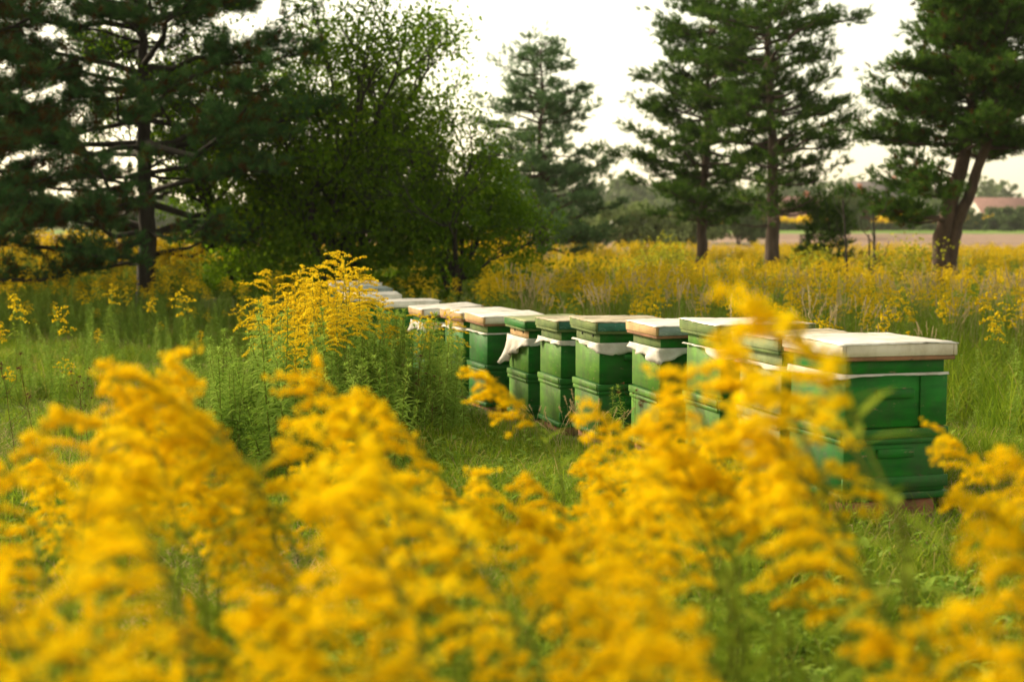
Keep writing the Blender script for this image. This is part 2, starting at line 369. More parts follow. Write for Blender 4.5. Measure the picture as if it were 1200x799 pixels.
def plant(kind, pieces, x, y, h, rz, rng, lean=.06, base=1.0, z=None, **k):
    e = empty(kind, (x, y, (gz(x, y) if z is None else z) - .01), rz, **k)
    e.rotation_euler = (rng.uniform(-lean, lean), rng.uniform(-lean, lean), rz)
    s_ = h / base; e.scale = (s_ * rng.uniform(.92, 1.12),) * 2 + (s_,)
    for nm, me in pieces:
        o = link(nm, me, e)
        if nm == 'foliage': o['kind'] = 'stuff'
    return e

# ------------------------------------------------------------------ bee hives
HW, HD = .49, .50
def hive(cx, cy, rz, z0, top, side, spec, label):
    """cx,cy = near-left corner of the body; local x = along the front, y = depth away from the camera"""
    e = empty('beehive', (cx, cy, z0), rz, label=label, cat='beehive', group='beehives standing in a row')
    th = .065; Ht = top - z0
    g0 = spec.get('stand', .055)
    # stand
    if spec.get('bricks'):
        for i, (x, y, a, wd) in enumerate(((.07, .02, .04, .22), (.30, .035, -.07, .24), (.14, .42, .1, .24), (.38, .40, 0, .24))):
            q = Geo(); q.box((x + .03, y + .03, .045), (wd, .115, .09), jit=.003, rot=None); bevel(q.obj('brick', M['brick'], e), .004)
    else:
        for x in (.05, .39): q = Geo(); q.box((x + .02, .25, g0 / 2), (.08, .54, g0)); bevel(q.obj('support_beam', M['brown_wood'], e))
    zb = g0 + .005; box_top = Ht - th - .068
    q = Geo(); q.box((HW / 2, HD / 2, zb + .015), (HW + .03, HD + .03, .03)); bevel(q.obj('bottom_board', M[side[1]], e))
    zb += .03; hA = (box_top - zb) * .545; hB = box_top - zb - hA
    for k in range(2):
        q = Geo(); z1 = zb + k * hA; h2 = hB if k else hA; d = .003 * k
        q.box((HW / 2, HD / 2, z1 + h2 / 2), (HW - 2 * d, HD - 2 * d, h2 - .005), jit=.0015)
        bo = bevel(q.obj('hive_box', [M[side[1]], M[side[0]]], e), .004)
        bo.data.polygons[5].material_index = 1                    # left face
        hb = Geo(); hx = HW * rngH.uniform(.48, .54); hb.box((hx, -.012, z1 + h2 * (.64 if k else .62)), (.175, .022, .040)); bevel(hb.obj('handle_block', M[side[1]], bo), .004)
        if spec.get('corner') and k:                                    # corner post board nailed on the front
            cb = Geo(); cb.box((HW - .065, -.003, z1 + h2 / 2), (.13, .008, h2 - .012)); bevel(cb.obj('corner_board', M[side[1]], bo), .002)
        if k == 0:                                                # battens round the joint
            for nm, c, dd, mm in (('batten', (HW / 2, -.006, z1 + h2 - .022), (HW + .018, .012, .038), side[1]), ('batten', (HW / 2, -.005, z1 + h2 - .058), (HW + .012, .010, .022), side[1]),
                                  ('batten', (-.008, HD / 2 + .006, z1 + h2 - .022), (.016, HD, .038), side[0]), ('batten', (-.006, HD / 2 + .006, z1 + h2 - .058), (.012, HD - .01, .022), side[0]),
                                  ('batten', (HW + .008, HD / 2 + .006, z1 + h2 - .022), (.016, HD, .038), side[1])):
                b_ = Geo(); b_.box(c, dd, jit=.001); bevel(b_.obj(nm, M[mm], bo), .002)
            b_ = Geo(); b_.box((HW / 2, -.007, z1 + .045), (HW + .02, .014, .05)); bevel(b_.obj('entrance_board', M[side[1]], bo), .002)
    # collar under the roof
    q = Geo(); q.box((HW / 2, HD / 2, box_top + .034), (HW - .016, HD - .016, .067)); co = bevel(q.obj('collar', [M[side[1]], M[spec.get('collar', side[0])]], e), .003)
    co.data.polygons[5].material_index = 1
    for yy in ((.14, .36) if spec.get('holes') else ()): b_ = Geo(); b_.box((.0045, yy, box_top + .04), (.005, .012, .016)); b_.obj('vent_hole', M['rubber'], co)
    # roof tray
    rr = empty('roof', (HW / 2, HD / 2, Ht - th)); rr.parent = e
    rr.rotation_euler = (R(rngH.uniform(-.8, .8)) + spec.get('rx', 0), R(rngH.uniform(-.8, .8)) + spec.get('ry', 0), R(rngH.uniform(-1.5, 1.5)) + spec.get('rzr', 0))
    W2, D2 = HW + .062, HD + .062
    rim_ok = spec['rim'][0] in ('cream', 'pine_wood')
    b_ = Geo(); b_.box((0, 0, .0), (W2 - .012, D2 - .012, .018)); bevel(b_.obj('under_board', M['brown_wood' if rim_ok else 'moss'], rr), .002)
    rim = spec['rim']; t2 = .018
    for nm, c, dd, mm in ((0, (0, -D2 / 2 + t2 / 2, .036), (W2 - 2 * t2 - .002, t2, .052), rim[1]), (0, (0, D2 / 2 - t2 / 2, .036), (W2 - 2 * t2 - .002, t2, .052), rim[1]),
                          (0, (-W2 / 2 + t2 / 2, 0, .036), (t2, D2, .053), rim[0]), (0, (W2 / 2 - t2 / 2, 0, .036), (t2, D2, .053), rim[0])):
        b_ = Geo(); b_.box(c, dd, jit=.001); bevel(b_.obj('rim_board', M[mm], rr), .003)
    # covering sheet, slightly buckled, with turned down uneven edge
    n = 22; xs = np.linspace(-W2 / 2 - .004, W2 / 2 + .004, n); ys = np.linspace(-D2 / 2 - .004, D2 / 2 + .004, n)
    X, Y = np.meshgrid(xs, ys); Z = .0665 + .0035 * np.sin(X * 9 + cx * 7) * np.cos(Y * 8 + cy) + rngH.normal(0, .0007, X.shape)
    edge = (np.abs(X) > W2 / 2) | (np.abs(Y) > D2 / 2); Z = np.where(edge, Z - .003 - rngH.uniform(0, .004, Z.shape), Z)
    i = np.arange(n - 1)[:, None] * n + np.arange(n - 1)[None]
    sg = Geo(); sg.add(np.stack([X, Y, Z], -1), np.stack([i, i + 1, i + n + 1, i + n], -1).reshape(-1, 4))
    so = sg.obj('roof_sheet', M[spec['top']], rr); md = so.modifiers.new('solid', 'SOLIDIFY'); md.thickness = .0025; md.offset = 1
    # cloth between collar and box: hangs over the left side and the front
    cl = spec.get('cloth')
    if cl:
        path = [(-.008, HD, -1), (-.010, -.010, -1), (HW + .004, -.010, -1)]
        nu = 46; rows = 5; V = []
        for a in range(nu):
            u = a / (nu - 1); s_ = u * (HD + HW)
            if s_ < HD: x, y, ox, oy = -.011, HD - s_, -1, 0
            else: x, y, ox, oy = s_ - HD, -.011, 0, -1
            kk = u * (len(cl) - 1); k0 = min(int(kk), len(cl) - 2); drop = cl[k0] * (1 - kk + k0) + cl[k0 + 1] * (kk - k0)
            drop *= 1 + .10 * math.sin(a * .45 + cx * 5) + rngH.uniform(-.09, .09)
            for r_ in range(rows):
                t = r_ / (rows - 1); o_ = .004 + (.010 + .35 * drop * t) * (.5 + .5 * math.sin(a * .75 + t)) * t
                if spec.get('tight'): o_ = .003 + .006 * t
                if abs(s_ - HD) < .03: ox, oy = -.7, -.7
                V.append((x + ox * o_, y + oy * o_, box_top + .004 - drop * t))
        i = (np.arange(nu - 1)[:, None] * rows + np.arange(rows - 1)[None])
        g = Geo(); g.add(V, np.stack([i, i + 1, i + rows + 1, i + rows], -1).reshape(-1, 4))
        b_ = g.obj('cover_cloth', M['cloth'], e, smooth=True); md = b_.modifiers.new('solid', 'SOLIDIFY'); md.thickness = .0015
    return e
rngH = np.random.RandomState(11)
G_, L_ = 'green', 'green'
hv = [  # corner px, roof top y, distance, rot deg, side mats (left, front), spec, label
 (985, 404, 6.0, 16, ('green', 'green'), dict(rim=('cream', 'cream'), top='white', bricks=1, stand=.09, corner=1, cloth=[.03, .03, .05, .035, .010, .007, .012, .010], tight=1), 'nearest green beehive with a cream wooden roof, standing on red bricks'),
 (910, 398, 6.7, 14, ('olive', 'green'), dict(rim=('olive', 'teal'), top='sand', collar='olive', cloth=[.02, .02, .02, .03, .05, .03]), 'beehive with a faded olive side, right behind the nearest one with the cream roof'),
 (839, 381, 7.4, 14, ('green_lit', 'green'), dict(rim=('moss', 'teal'), top='white', cloth=[.006, .006, .008, .06, .05, .02, .03]), 'green beehive with mossy roof edge half hidden behind the tall yellow plume'),
 (768, 382, 8.1, 14, ('green_lit', 'green'), dict(rim=('pine_wood', 'bluegrey'), top='white', collar='moss', cloth=[.03, .05, .06, .085, .035, .03, .02]), 'green beehive with white roof, raw wood left edge and blue grey front edge'),
 (697, 378, 8.8, 15, ('green_lit', 'green'), dict(rim=('moss', 'teal'), top='sand', collar='moss', holes=1, cloth=[.008, .02, .03, .06, .07, .03, .02]), 'green beehive with sandy roof top and peeling teal front edge'),
 (652, 377, 9.5, 15, ('green_lit', 'green'), dict(rim=('moss', 'teal'), top='sand', collar='moss', cloth=[.05, .02, .03, .03, .07, .05]), 'green beehive between the peeling teal edged one and the mossy roofed one'),
 (614, 376, 10.2, 16, ('green_lit', 'green'), dict(rim=('green', 'green'), top='mossy_sheet', collar='pine_wood', holes=1, cloth=[.20, .15, .07, .05, .06, .05]), 'beehive with an all green mossy roof and long pale cloth hanging at its left'),
 (566, 371, 10.9, 18, ('green', 'green'), dict(rim=('pine_wood', 'cream'), top='white', collar='moss', cloth=[.01, .01, .012, .01, .01]), 'green beehive with white roof and orange wood edge beside the leafy stems'),
 (538, 366, 11.6, 20, ('green', 'green'), dict(rim=('pine_wood', 'white'), top='white', collar='pine_wood', cloth=[.02, .02, .02, .02]), 'beehive with tan roof edge mostly hidden behind yellow flowers and leafy stems'),
 (494, 361, 12.3, 17, ('green', 'green'), dict(rim=('pine_wood', 'white'), top='white', ry=-.05, cloth=[.12, .06, .08, .02, .02]), 'beehive with a tilted white roof rising to the right and pale cloth bundled below'),
 (447, 354, 13.1, 12, ('green', 'green'), dict(rim=('moss', 'white'), top='white'), 'beehive with flat white roof and olive left edge just behind the leafy clump'),
 (405, 346, 13.9, 12, ('green', 'green'), dict(rim=('white', 'white'), top='white', stand=.1), 'beehive with plain white roof behind the clump, third from the far end'),
 (397, 339, 14.7, 12, ('green', 'green'), dict(rim=('bluegrey', 'bluegrey'), top='bluegrey', stand=.12), 'beehive with thin grey roof second from the far end of the row'),
 (388, 332, 15.5, 12, ('green', 'green'), dict(rim=('white', 'white'), top='white', stand=.14), 'last beehive at the far end of the row, its white roof behind yellow plumes'),
]
HIVES = []
for px, py, Y, rz, side, spec, lab in hv:
    q = at(px, py, Y - .03); c = (q.x + .03, q.y + .03)
    z0 = float(gz(*c)) + (0.0 if q.z - float(gz(*c)) < .84 else q.z - float(gz(*c)) - .82)
    hive(c[0], c[1], R(rz), z0, q.z, side, spec, lab); HIVES.append((c[0], c[1], R(rz)))

# ------------------------------------------------------------------ GN scatter for uncountable growth
SRC = {}
def scatter(name, P, rot, sc, idx, variants, **k):
    me = bpy.data.meshes.new(name); me.vertices.add(len(P)); me.vertices.foreach_set('co', np.asarray(P, np.float32).reshape(-1))
    for nm, ty, dat in (('irot', 'FLOAT_VECTOR', rot), ('iscale', 'FLOAT', sc), ('iidx', 'INT', idx)):
        a = me.attributes.new(nm, ty, 'POINT'); a.data.foreach_set('vector' if ty == 'FLOAT_VECTOR' else 'value', np.asarray(dat, np.int32 if ty == 'INT' else np.float32).reshape(-1))
    me.update(); o = link(name, me, **k)
    col = bpy.data.collections.new(name + '_source')
    for i, (mm) in enumerate(variants):
        col.objects.link(bpy.data.objects.new('%s_piece_%03d' % (name, i), mm))
    ng = bpy.data.node_groups.new(name, 'GeometryNodeTree')
    ng.interface.new_socket('Geometry', in_out='INPUT', socket_type='NodeSocketGeometry'); ng.interface.new_socket('Geometry', in_out='OUTPUT', socket_type='NodeSocketGeometry')
    N = ng.nodes; gi = N.new('NodeGroupInput'); go = N.new('NodeGroupOutput'); ip = N.new('GeometryNodeInstanceOnPoints'); ci = N.new('GeometryNodeCollectionInfo')
    ci.inputs['Collection'].default_value = col; ci.inputs['Separate Children'].default_value = True; ci.inputs['Reset Children'].default_value = True
    ip.inputs['Pick Instance'].default_value = True
    ng.links.new(gi.outputs[0], ip.inputs['Points']); ng.links.new(ci.outputs[0], ip.inputs['Instance'])
    for nm, ty, sock in (('irot', 'FLOAT_VECTOR', 'Rotation'), ('iscale', 'FLOAT', 'Scale'), ('iidx', 'INT', 'Instance Index')):
        a = N.new('GeometryNodeInputNamedAttribute'); a.data_type = ty; a.inputs['Name'].default_value = nm
        ng.links.new([s_ for s_ in a.outputs if s_.enabled][0], ip.inputs[sock])
    ng.links.new(ip.outputs[0], go.inputs[0])
    md = o.modifiers.new('scatter', 'NODES'); md.node_group = ng
    return o
def merge_mesh(name, pieces):
    """join the meshes of one plant into one (for stuff variants)"""
    import bmesh
    bm = bmesh.new(); mats = []; 
    for _, me in pieces:
        n0 = len(bm.faces); bm.from_mesh(me); bm.faces.ensure_lookup_table()
        off = len(mats); mats += list(me.materials)
        for f in bm.faces[n0:]: f.material_index += off
    me = bpy.data.meshes.new(name); bm.to_mesh(me); bm.free()
    for m in mats: me.materials.append(m)
    return me

def blade_mesh(seed, n=28, r=.09, h=(.10, .22), wd=.004, tint=(.1, .7), lay=.5, mat='grass', dry=.15):
    rng = np.random.RandomState(seed); V = []; Fq = []; F3 = []; g = Geo()
    for k in range(n):
        a = rng.uniform(0, 6.28); rr = r * math.sqrt(rng.uniform()); x, y = rr * math.cos(a), rr * math.sin(a)
        H = rng.uniform(*h); b = rng.uniform(0, 6.28); L = H * rng.uniform(.2, 1) * lay * 1.6; dx, dy = math.cos(b), math.sin(b); s_ = wd * rng.uniform(.6, 1.3) / 2
        v = []
        for t in (0, .5, .85):
            hh = H * (t - .25 * lay * t * t); q = L * t * t; ww = s_ * (1 - .35 * t)
            v += [[x + dx * q - dy * ww, y + dy * q + dx * ww, hh], [x + dx * q + dy * ww, y + dy * q - dx * ww, hh]]
        v.append([x + dx * L * 1.1, y + dy * L * 1.1, H * (1 - .32 * lay)])
        tn = rng.uniform(*tint) if rng.uniform() > dry else rng.uniform(.85, 1)
        v = np.array(v); g.add(v, [[0, 1, 3, 2], [2, 3, 5, 4]], 0, tn); g.add(v[4:], [[0, 1, 2]], 0, tn)
    return g.mesh('grass_tuft', M[mat])
def weed_mesh(seed):
    rng = np.random.RandomState(seed); g = Geo(); n = 26
    a = rng.uniform(0, 6.28, n); el = rng.uniform(0, 1.1, n); D = np.stack([np.cos(a) * np.cos(el), np.sin(a) * np.cos(el), np.sin(el)], -1)
    P = np.stack([rng.normal(0, .05, n), rng.normal(0, .05, n), rng.uniform(0, .12, n)], -1)
    add_leaves(g, P, D, rng.uniform(.03, .07, n), 0, rng.uniform(.2, 1, n), wd=.4)
    return g.mesh('low_weed', M['leaf_pale'])
def seedgrass_mesh(seed, H=1.0, n=7, curve=.25):
    """tall dry grass with feathery seed heads"""
    rng = np.random.RandomState(seed); g = Geo()
    for k in range(n):
        a = rng.uniform(0, 6.28); L = H * rng.uniform(.75, 1.05); t = np.linspace(0, 1, 7); b = curve * rng.uniform(.2, 1) * L
        p = np.stack([rng.normal(0, .04) + np.cos(a) * b * t ** 2.5, rng.normal(0, .04) + np.sin(a) * b * t ** 2.5, L * (t - .08 * t ** 3)], -1)
        g.tube(p, np.linspace(.0018, .0009, 7), 3, 0, rng.uniform(.2, .8))
        m = 46; u = rng.uniform(.84, 1.0, m); Q = interp(p, u); d = interp(p, np.minimum(u + .01, 1)) - interp(p, u - .02)
        d = d / np.linalg.norm(d, axis=1)[:, None] + rng.normal(0, .35, (m, 3))
        tv = np.array([[-.12, 0, 0], [.12, 0, 0], [0, 0, 1.]]); g.inst(tv, [[0, 1, 2]], Q, frames(d, rng), rng.uniform(.018, .032, m), 0, rng.uniform(.3, 1, m))
    return g.mesh('seed_grass', M['straw'])

TUFT = [blade_mesh(k) for k in range(4)] + [blade_mesh(10 + k, h=(.07, .15), lay=.9, dry=.35) for k in range(3)] + [weed_mesh(40 + k) for k in range(3)] + [blade_mesh(50 + k, h=(.05, .14), lay=1.1, mat='straw', n=22) for k in range(2)]
TALL = [blade_mesh(20 + k, n=34, r=.13, h=(.35, .75), wd=.009, lay=.5, dry=.12) for k in range(4)]
SEED = [seedgrass_mesh(60 + k) for k in range(3)]
LOFL = [merge_mesh('goldenrod_mass', goldenrod_meshes(400 + k, H=1.0, plume=[.26, .32, .22, .28][k], nleaf=40, hi=False, petal='petal_far', leafL=.11)) for k in range(4)]
LEAFYM = [merge_mesh('leafy_mass', LEAFY[k]) for k in range(2)]

def in_hive(x, y, pad=.02):
    m = np.zeros(len(x), bool)
    for cx, cy_, a in HIVES:
        dx, dy = x - cx, y - cy_; u = dx * math.cos(a) + dy * math.sin(a); v = -dx * math.sin(a) + dy * math.cos(a)
        m |= (u > -pad) & (u < HW + pad) & (v > -pad) & (v < HD + pad)
    return m
def field_pts(rng, n, y0, y1, pw=1.0, margin=.6, edge=.40):
    """points in the wedge the camera looks over (a bit wider), uniform per area when pw=.5"""
    y = y0 + (y1 - y0) * rng.uniform(0, 1, n) ** pw; x = rng.uniform(-1, 1, n) * (edge * y + margin)
    return x, y
def sm(a, b, t): t = np.clip((t - a) / (b - a), 0, 1); return t * t * (3 - 2 * t)
def pxof(x, y): return 600 + x / y * F
def run_scatter(name, x, y, sc, idx, variants, rng, tilt=.12, **k):
    keep = ~in_hive(x, y, .13 if name == 'meadow_grass' else .05); x, y, sc, idx = x[keep], y[keep], sc[keep], idx[keep]
    rot = np.stack([rng.uniform(-tilt, tilt, len(x)), rng.uniform(-tilt, tilt, len(x)), rng.uniform(0, 6.28, len(x))], -1)
    return scatter(name, np.stack([x, y, gz(x, y) - .01], -1), rot, sc, idx, variants, kind='stuff', **k)

rng = np.random.RandomState(5)
x, y = field_pts(rng, 30000, .8, 24, .62, 1.0)
x2, y2 = field_pts(rng, 9000, 3.2, 8.5, .6, .6)
x = np.r_[x, x2]; y = np.r_[y, y2]
patch = np.sin(x * 1.3 + 2 * np.sin(y * .7)) * np.sin(y * 1.1 + x * .4) + rng.normal(0, .35, len(x))
gi_ = np.where(patch > .3, rng.choice([4, 5, 6, 10, 11], len(x)), np.where(patch < -.35, rng.choice([7, 8, 9, 0, 1], len(x)), rng.choice(7, len(x))))
run_scatter('meadow_grass', x, y, rng.uniform(.5, 1.15, len(x)) * (1 + .25 * np.sin(x * 2.1) * np.sin(y * 1.3)), gi_, TUFT, rng,
            label='short green and straw coloured meadow grass between the hives and flowers', cat='grass')
# tall grass behind / right of the hives
x, y = field_pts(rng, 9000, 7, 34, .7, .8); p = pxof(x, y)
row = np.interp(y, [6, 8.1, 10.9, 13.1, 15.5, 18], [2.5, 1.6, .75, .1, -.2, .2])
keep = (x > row + .15 * rng.normal(0, 1, len(x))) & (y > 8.5 + 2.2 * sm(1100, 900, p) * 0) & ((y > 9.5) | (p > 1160))
keep &= ~((p < 560) & (y > 17)); x, y = x[keep], y[keep]
run_scatter('tall_grass', x, y, rng.uniform(.5, .9, len(x)), rng.choice(6, len(x), p=[.15, .15, .15, .15, .2, .2]), TALL + LEAFYM, rng, label='tall green grass growing behind the row of beehives', cat='grass')
x, y = field_pts(rng, 430, 9, 26, .8, .5); p = pxof(x, y); keep = (x > np.interp(y, [6, 10.9, 15.5, 18], [2.6, .9, 0, 0])) & (p > 560); x, y = x[keep], y[keep]
run_scatter('seed_grass', x, y, rng.uniform(.7, 1.1, len(x)), rng.choice(3, len(x)), SEED, rng, tilt=.2, label='straw coloured seed heads of tall grass in the flowering meadow', cat='grass')
# flowering meadow behind
x, y = field_pts(rng, 9000, 10.5, 58, .75, .5, .42); p = pxof(x, y)
row = np.interp(y, [6, 10.9, 15.5, 18, 22], [3.2, 1.5, .5, -.5, -20])
dens = .35 + .65 * sm(11, 20, y); keep = (x > row) & (rng.uniform(0, 1, len(x)) < dens) & ~((p < 560) & (y < 22)) & ~((p > 235) & (p < 560) & (y < 31)) & ~((p < 480) & (y > 40))
x, y = x[keep], y[keep]; sc = rng.uniform(.66, 1.0, len(x)) * (.93 + .12 * np.sin(x * .8 + 1) * np.sin(y * .45))
run_scatter('goldenrod_meadow', x, y, sc, rng.choice(6, len(x), p=[.17, .17, .17, .17, .16, .16]), LOFL + LEAFYM, rng, tilt=.15, label='wide band of yellow goldenrod filling the meadow beyond the beehives', cat='goldenrod')

# ------------------------------------------------------------------ foreground goldenrods, one thing each
def zone(px):
    return 'left' if px < 400 else ('middle' if px < 800 else 'right')
rng = np.random.RandomState(21)
outline = lambda px: np.interp(px, [0, 40, 90, 150, 200, 240, 300, 340, 370, 440, 480, 560, 640, 700, 760, 800, 840, 900, 960, 1000, 1040, 1080, 1200],
                               [520, 490, 520, 450, 415, 490, 520, 480, 440, 455, 500, 495, 495, 480, 455, 435, 450, 350, 380, 560, 700, 640, 540])
special = [ # plume tip px,py, distance, label
 (205, 412, 2.5, 'tallest yellow goldenrod in the left foreground, its tip arching over the lawn'),
 (150, 455, 2.3, 'goldenrod just left of the tallest plume in the left foreground'),
 (372, 440, 2.6, 'goldenrod whose arching tip rises below the leafy clump left of the hives'),
 (430, 462, 2.5, 'goldenrod with tip leaning right in front of the leafy stems'),
 (575, 440, 3.4, 'small forked goldenrod tip standing alone before the green hive fronts'),
 (700, 475, 3.0, 'goldenrod with a single upright finger of flowers before the middle hives'),
 (805, 435, 2.4, 'goldenrod spreading wide branches across the third and fourth beehives'),
 (902, 352, 1.9, 'tallest blurred goldenrod, crossing the nearest beehive roof'),
 (880, 410, 2.2, 'goldenrod in front of the faded olive hive side'),
 (915, 505, 2.1, 'goldenrod hanging over the left edge of the nearest hive front'),
 (1112, 512, 2.9, 'goldenrod with a nodding tip at the right corner of the nearest hive'),
 (1185, 530, 2.2, 'goldenrod at the right edge of the picture beside the lawn'),
 (178, 440, 2.3, 'second tallest goldenrod at the left, just before the tallest'),
 (222, 470, 2.4, 'goldenrod to the right of the tallest left plume, tip below it'),
 (120, 505, 2.1, 'goldenrod spreading left over the lawn below the tallest left plume'),
 (400, 478, 2.2, 'goldenrod under the arching tips before the leafy thicket'),
 (345, 492, 2.4, 'goldenrod at the left of the arching tips before the leafy thicket'),
 (770, 500, 2.3, 'goldenrod hiding the lower right of the fourth beehive from the front'),
 (900, 430, 2.2, 'goldenrod with long arms over the left corner of the nearest roof'),
 (925, 580, 1.9, 'blurred goldenrod reaching over the lower left of the nearest hive front'),
 (1165, 590, 2.0, 'goldenrod leaning left over the grass, below the right corner of the nearest hive'),
 (1195, 640, 1.7, 'blurred goldenrod cut by the right edge, half way down'),
 (1105, 715, 1.9, 'blurred goldenrod arching over the grass at the lower right'),
 (1035, 735, 1.7, 'blurred goldenrod below the red bricks of the nearest hive'),
 (1160, 715, 1.4, 'blurred goldenrod in the lower right corner'),
 (940, 630, 2.3, 'goldenrod hiding the lower left corner of the nearest hive'),
 (880, 500, 2.3, 'goldenrod below the faded olive hive side'),
 (60, 480, 2.2, 'thin goldenrod leaning in front of the lawn at the left edge'),
]
cnt = 0
for px, py, Y, lab in special:
    q = at(px, py, Y); h = q.z - float(gz(q.x, q.y))
    k = cnt % 8; cnt += 1
    a_ = rng.uniform(-.45, .45) + (math.pi if rng.uniform() < .3 and px < 820 else 0); tp = TIPS[100 + k]; h /= tp[2]
    e = plant('goldenrod', HI[k], q.x - (tp[0] * math.cos(a_) - tp[1] * math.sin(a_)) * h, q.y - (tp[0] * math.sin(a_) + tp[1] * math.cos(a_)) * h, h, a_, rng, lean=.005, label=lab, cat='goldenrod', group='goldenrods in the foreground')
COLS = [(75, 'at the far left edge'), (170, 'left of the tallest left plume'), (260, 'under the tallest left plume'), (350, 'under the green thicket'), (450, 'under the flowering clump'), (550, 'under the farthest hives'),
        (640, 'under the mossy roofed hive'), (720, 'under the teal edged hive'), (800, 'under the white roofed fourth hive'), (880, 'under the olive sided hive'), (2000, 'left of the nearest hive front')]
ROWS = [(490, 'in the top fringe'), (540, 'just below the top fringe'), (600, 'half way down the flowers'), (670, 'low in the flowers'), (3000, 'at the bottom edge')]
placed = 0; tries = 0; spots = []
while placed < 92 and tries < 9000:
    tries += 1
    Y = 1.35 + 2.7 * rng.uniform() ** .8; px = rng.uniform(-50, 985)
    h = rng.uniform(.74, 1.04)
    if px > 850 and (Y > 2.5 or px > 930 or rng.uniform() < .5): continue
    a_ = rng.uniform(-.6, .6) + (math.pi if rng.uniform() < .3 and px < 800 else 0); k = rng.randint(8); tp = TIPS[100 + k]
    x_ = (px - 600) / F * Y
    if any((x_ - a) ** 2 + (Y - b) ** 2 < .012 for a, b in spots): continue
    z_ = float(gz(x_, Y)) + h; ytip = 262 + (CAMZ - z_) / Y * F
    lim = float(outline(np.clip(px, 0, 1200)))
    if px < 120 and ytip > 570 and rng.uniform() < .8: continue
    if ytip < lim + 45:
        ytip = lim + rng.uniform(45, 150); h = CAMZ - (ytip - 262) * Y / F - float(gz(x_, Y))
        if h < .6: continue
    if ytip > 820: continue
    h /= tp[2] ** .7; spots.append((x_, Y)); cp = [b for a, b in COLS if px < a][0]; rp = [b for a, b in ROWS if ytip < a][0]
    plant('goldenrod', HI[k], x_ - (tp[0] * math.cos(a_) - tp[1] * math.sin(a_)) * h, Y - (tp[0] * math.sin(a_) + tp[1] * math.cos(a_)) * h, h, a_, rng, lean=.04, label='goldenrod %s, %s, %s' % (rp, cp, 'close up' if Y < 2 else 'farther back'), cat='goldenrod', group='goldenrods in the foreground')
    placed += 1
# flowering clump left of the far hives
n = 0
for px, py, Y in [(px_ + 0, py_, Y_) for px_, py_, Y_ in [(378, 318, 9.0), (396, 308, 9.4), (350, 322, 9.5), (365, 335, 9.1), (340, 345, 8.9), (415, 328, 9.4), (385, 338, 8.8), (372, 350, 8.5), (322, 335, 9.3), (430, 350, 9.5), (345, 360, 8.6), (405, 355, 8.9), (312, 362, 9.0), (360, 380, 8.2)]] + [(385, 296, 9.2), (360, 312, 9.3), (410, 300, 9.5), (425, 316, 9.2), (345, 330, 9.1), (372, 322, 8.8), (400, 325, 9.0), (330, 345, 9.0), (318, 318, 9.6), (395, 345, 8.6), (355, 350, 8.7), (420, 340, 9.6),
                  (310, 350, 9.2), (340, 372, 8.4), (300, 365, 9.4), (375, 365, 8.3), (325, 385, 8.0), (438, 335, 9.8), (350, 400, 7.7), (455, 385, 9.6), (482, 368, 10.4), (505, 375, 10.6), (525, 362, 10.9), (115, 385, 14), (590, 300, 16.5)]:
    q = at(px, py, Y); h = q.z - float(gz(q.x, q.y)); n += 1
    lab = 'goldenrod in the clump before the far hives, %s, %s' % ('left side' if px < 335 else 'left of its centre' if px < 365 else 'right of its centre' if px < 398 else 'right side', 'among its tallest tips' if py < 322 else 'half way up' if py < 348 else 'among its lowest flowers'); grp = 'goldenrods in the flowering clump'
    if px == 385: lab, grp = 'tallest goldenrod of the yellow clump rising before the dark tree', 'goldenrods in the flowering clump'
    if px == 318 and Y > 9.5: lab = 'single nodding goldenrod at the left of the flowering clump'
    if px in (455, 482, 505, 525): lab, grp = 'small flowered goldenrod growing against the far beehives', 'goldenrods against the far beehives'
    if px == 115: lab = 'lone goldenrod standing on the lawn at the left'
    if px == 590: lab = 'lone goldenrod behind the far beehives'
    plant('goldenrod', MID[n % 4], q.x, q.y, h, rng.uniform(0, 6.28), rng, label=lab, cat='goldenrod', group=grp)
# leafy stems not in flower
n = 0
while n < 170:
    px = rng.uniform(200, 560); Y = rng.uniform(6.6, 10.6); x_ = (px - 600) / F * Y
    if px > 470 and Y < 8.2: continue
    if in_hive(np.array([x_]), np.array([Y]), .12)[0]: continue
    if x_ > np.interp(Y, [8, 11], [-.15, -.35]): continue
    top = np.interp(px, [200, 260, 330, 470, 560], [405, 372, 345, 362, 378]) + rng.uniform(0, 45)
    h = CAMZ - (top - 262) * Y / F - float(gz(x_, Y)); h = min(max(h, .32), .95) * rng.uniform(.62, 1.02)
    plant('leafy_stem', LEAFY[rng.randint(5)], x_, Y, h, rng.uniform(0, 6.28), rng, base=.72, lean=.2,
          label='%s leafy green stem, %s, %s' % ('tall' if h > .62 else 'short' if h < .45 else 'middling','thicket front' if Y < 8 else 'thicket middle' if Y < 9.3 else 'thicket back',
          'far left by the lawn' if px < 265 else 'left of the yellow clump' if px < 320 else 'below the left half of the yellow clump' if px < 375 else 'below the right half of the yellow clump' if px < 430 else 'before the farthest hives' if px < 490 else 'against the orange edged white hive'), cat='wild plant', group='leafy stems in the thicket')
    n += 1
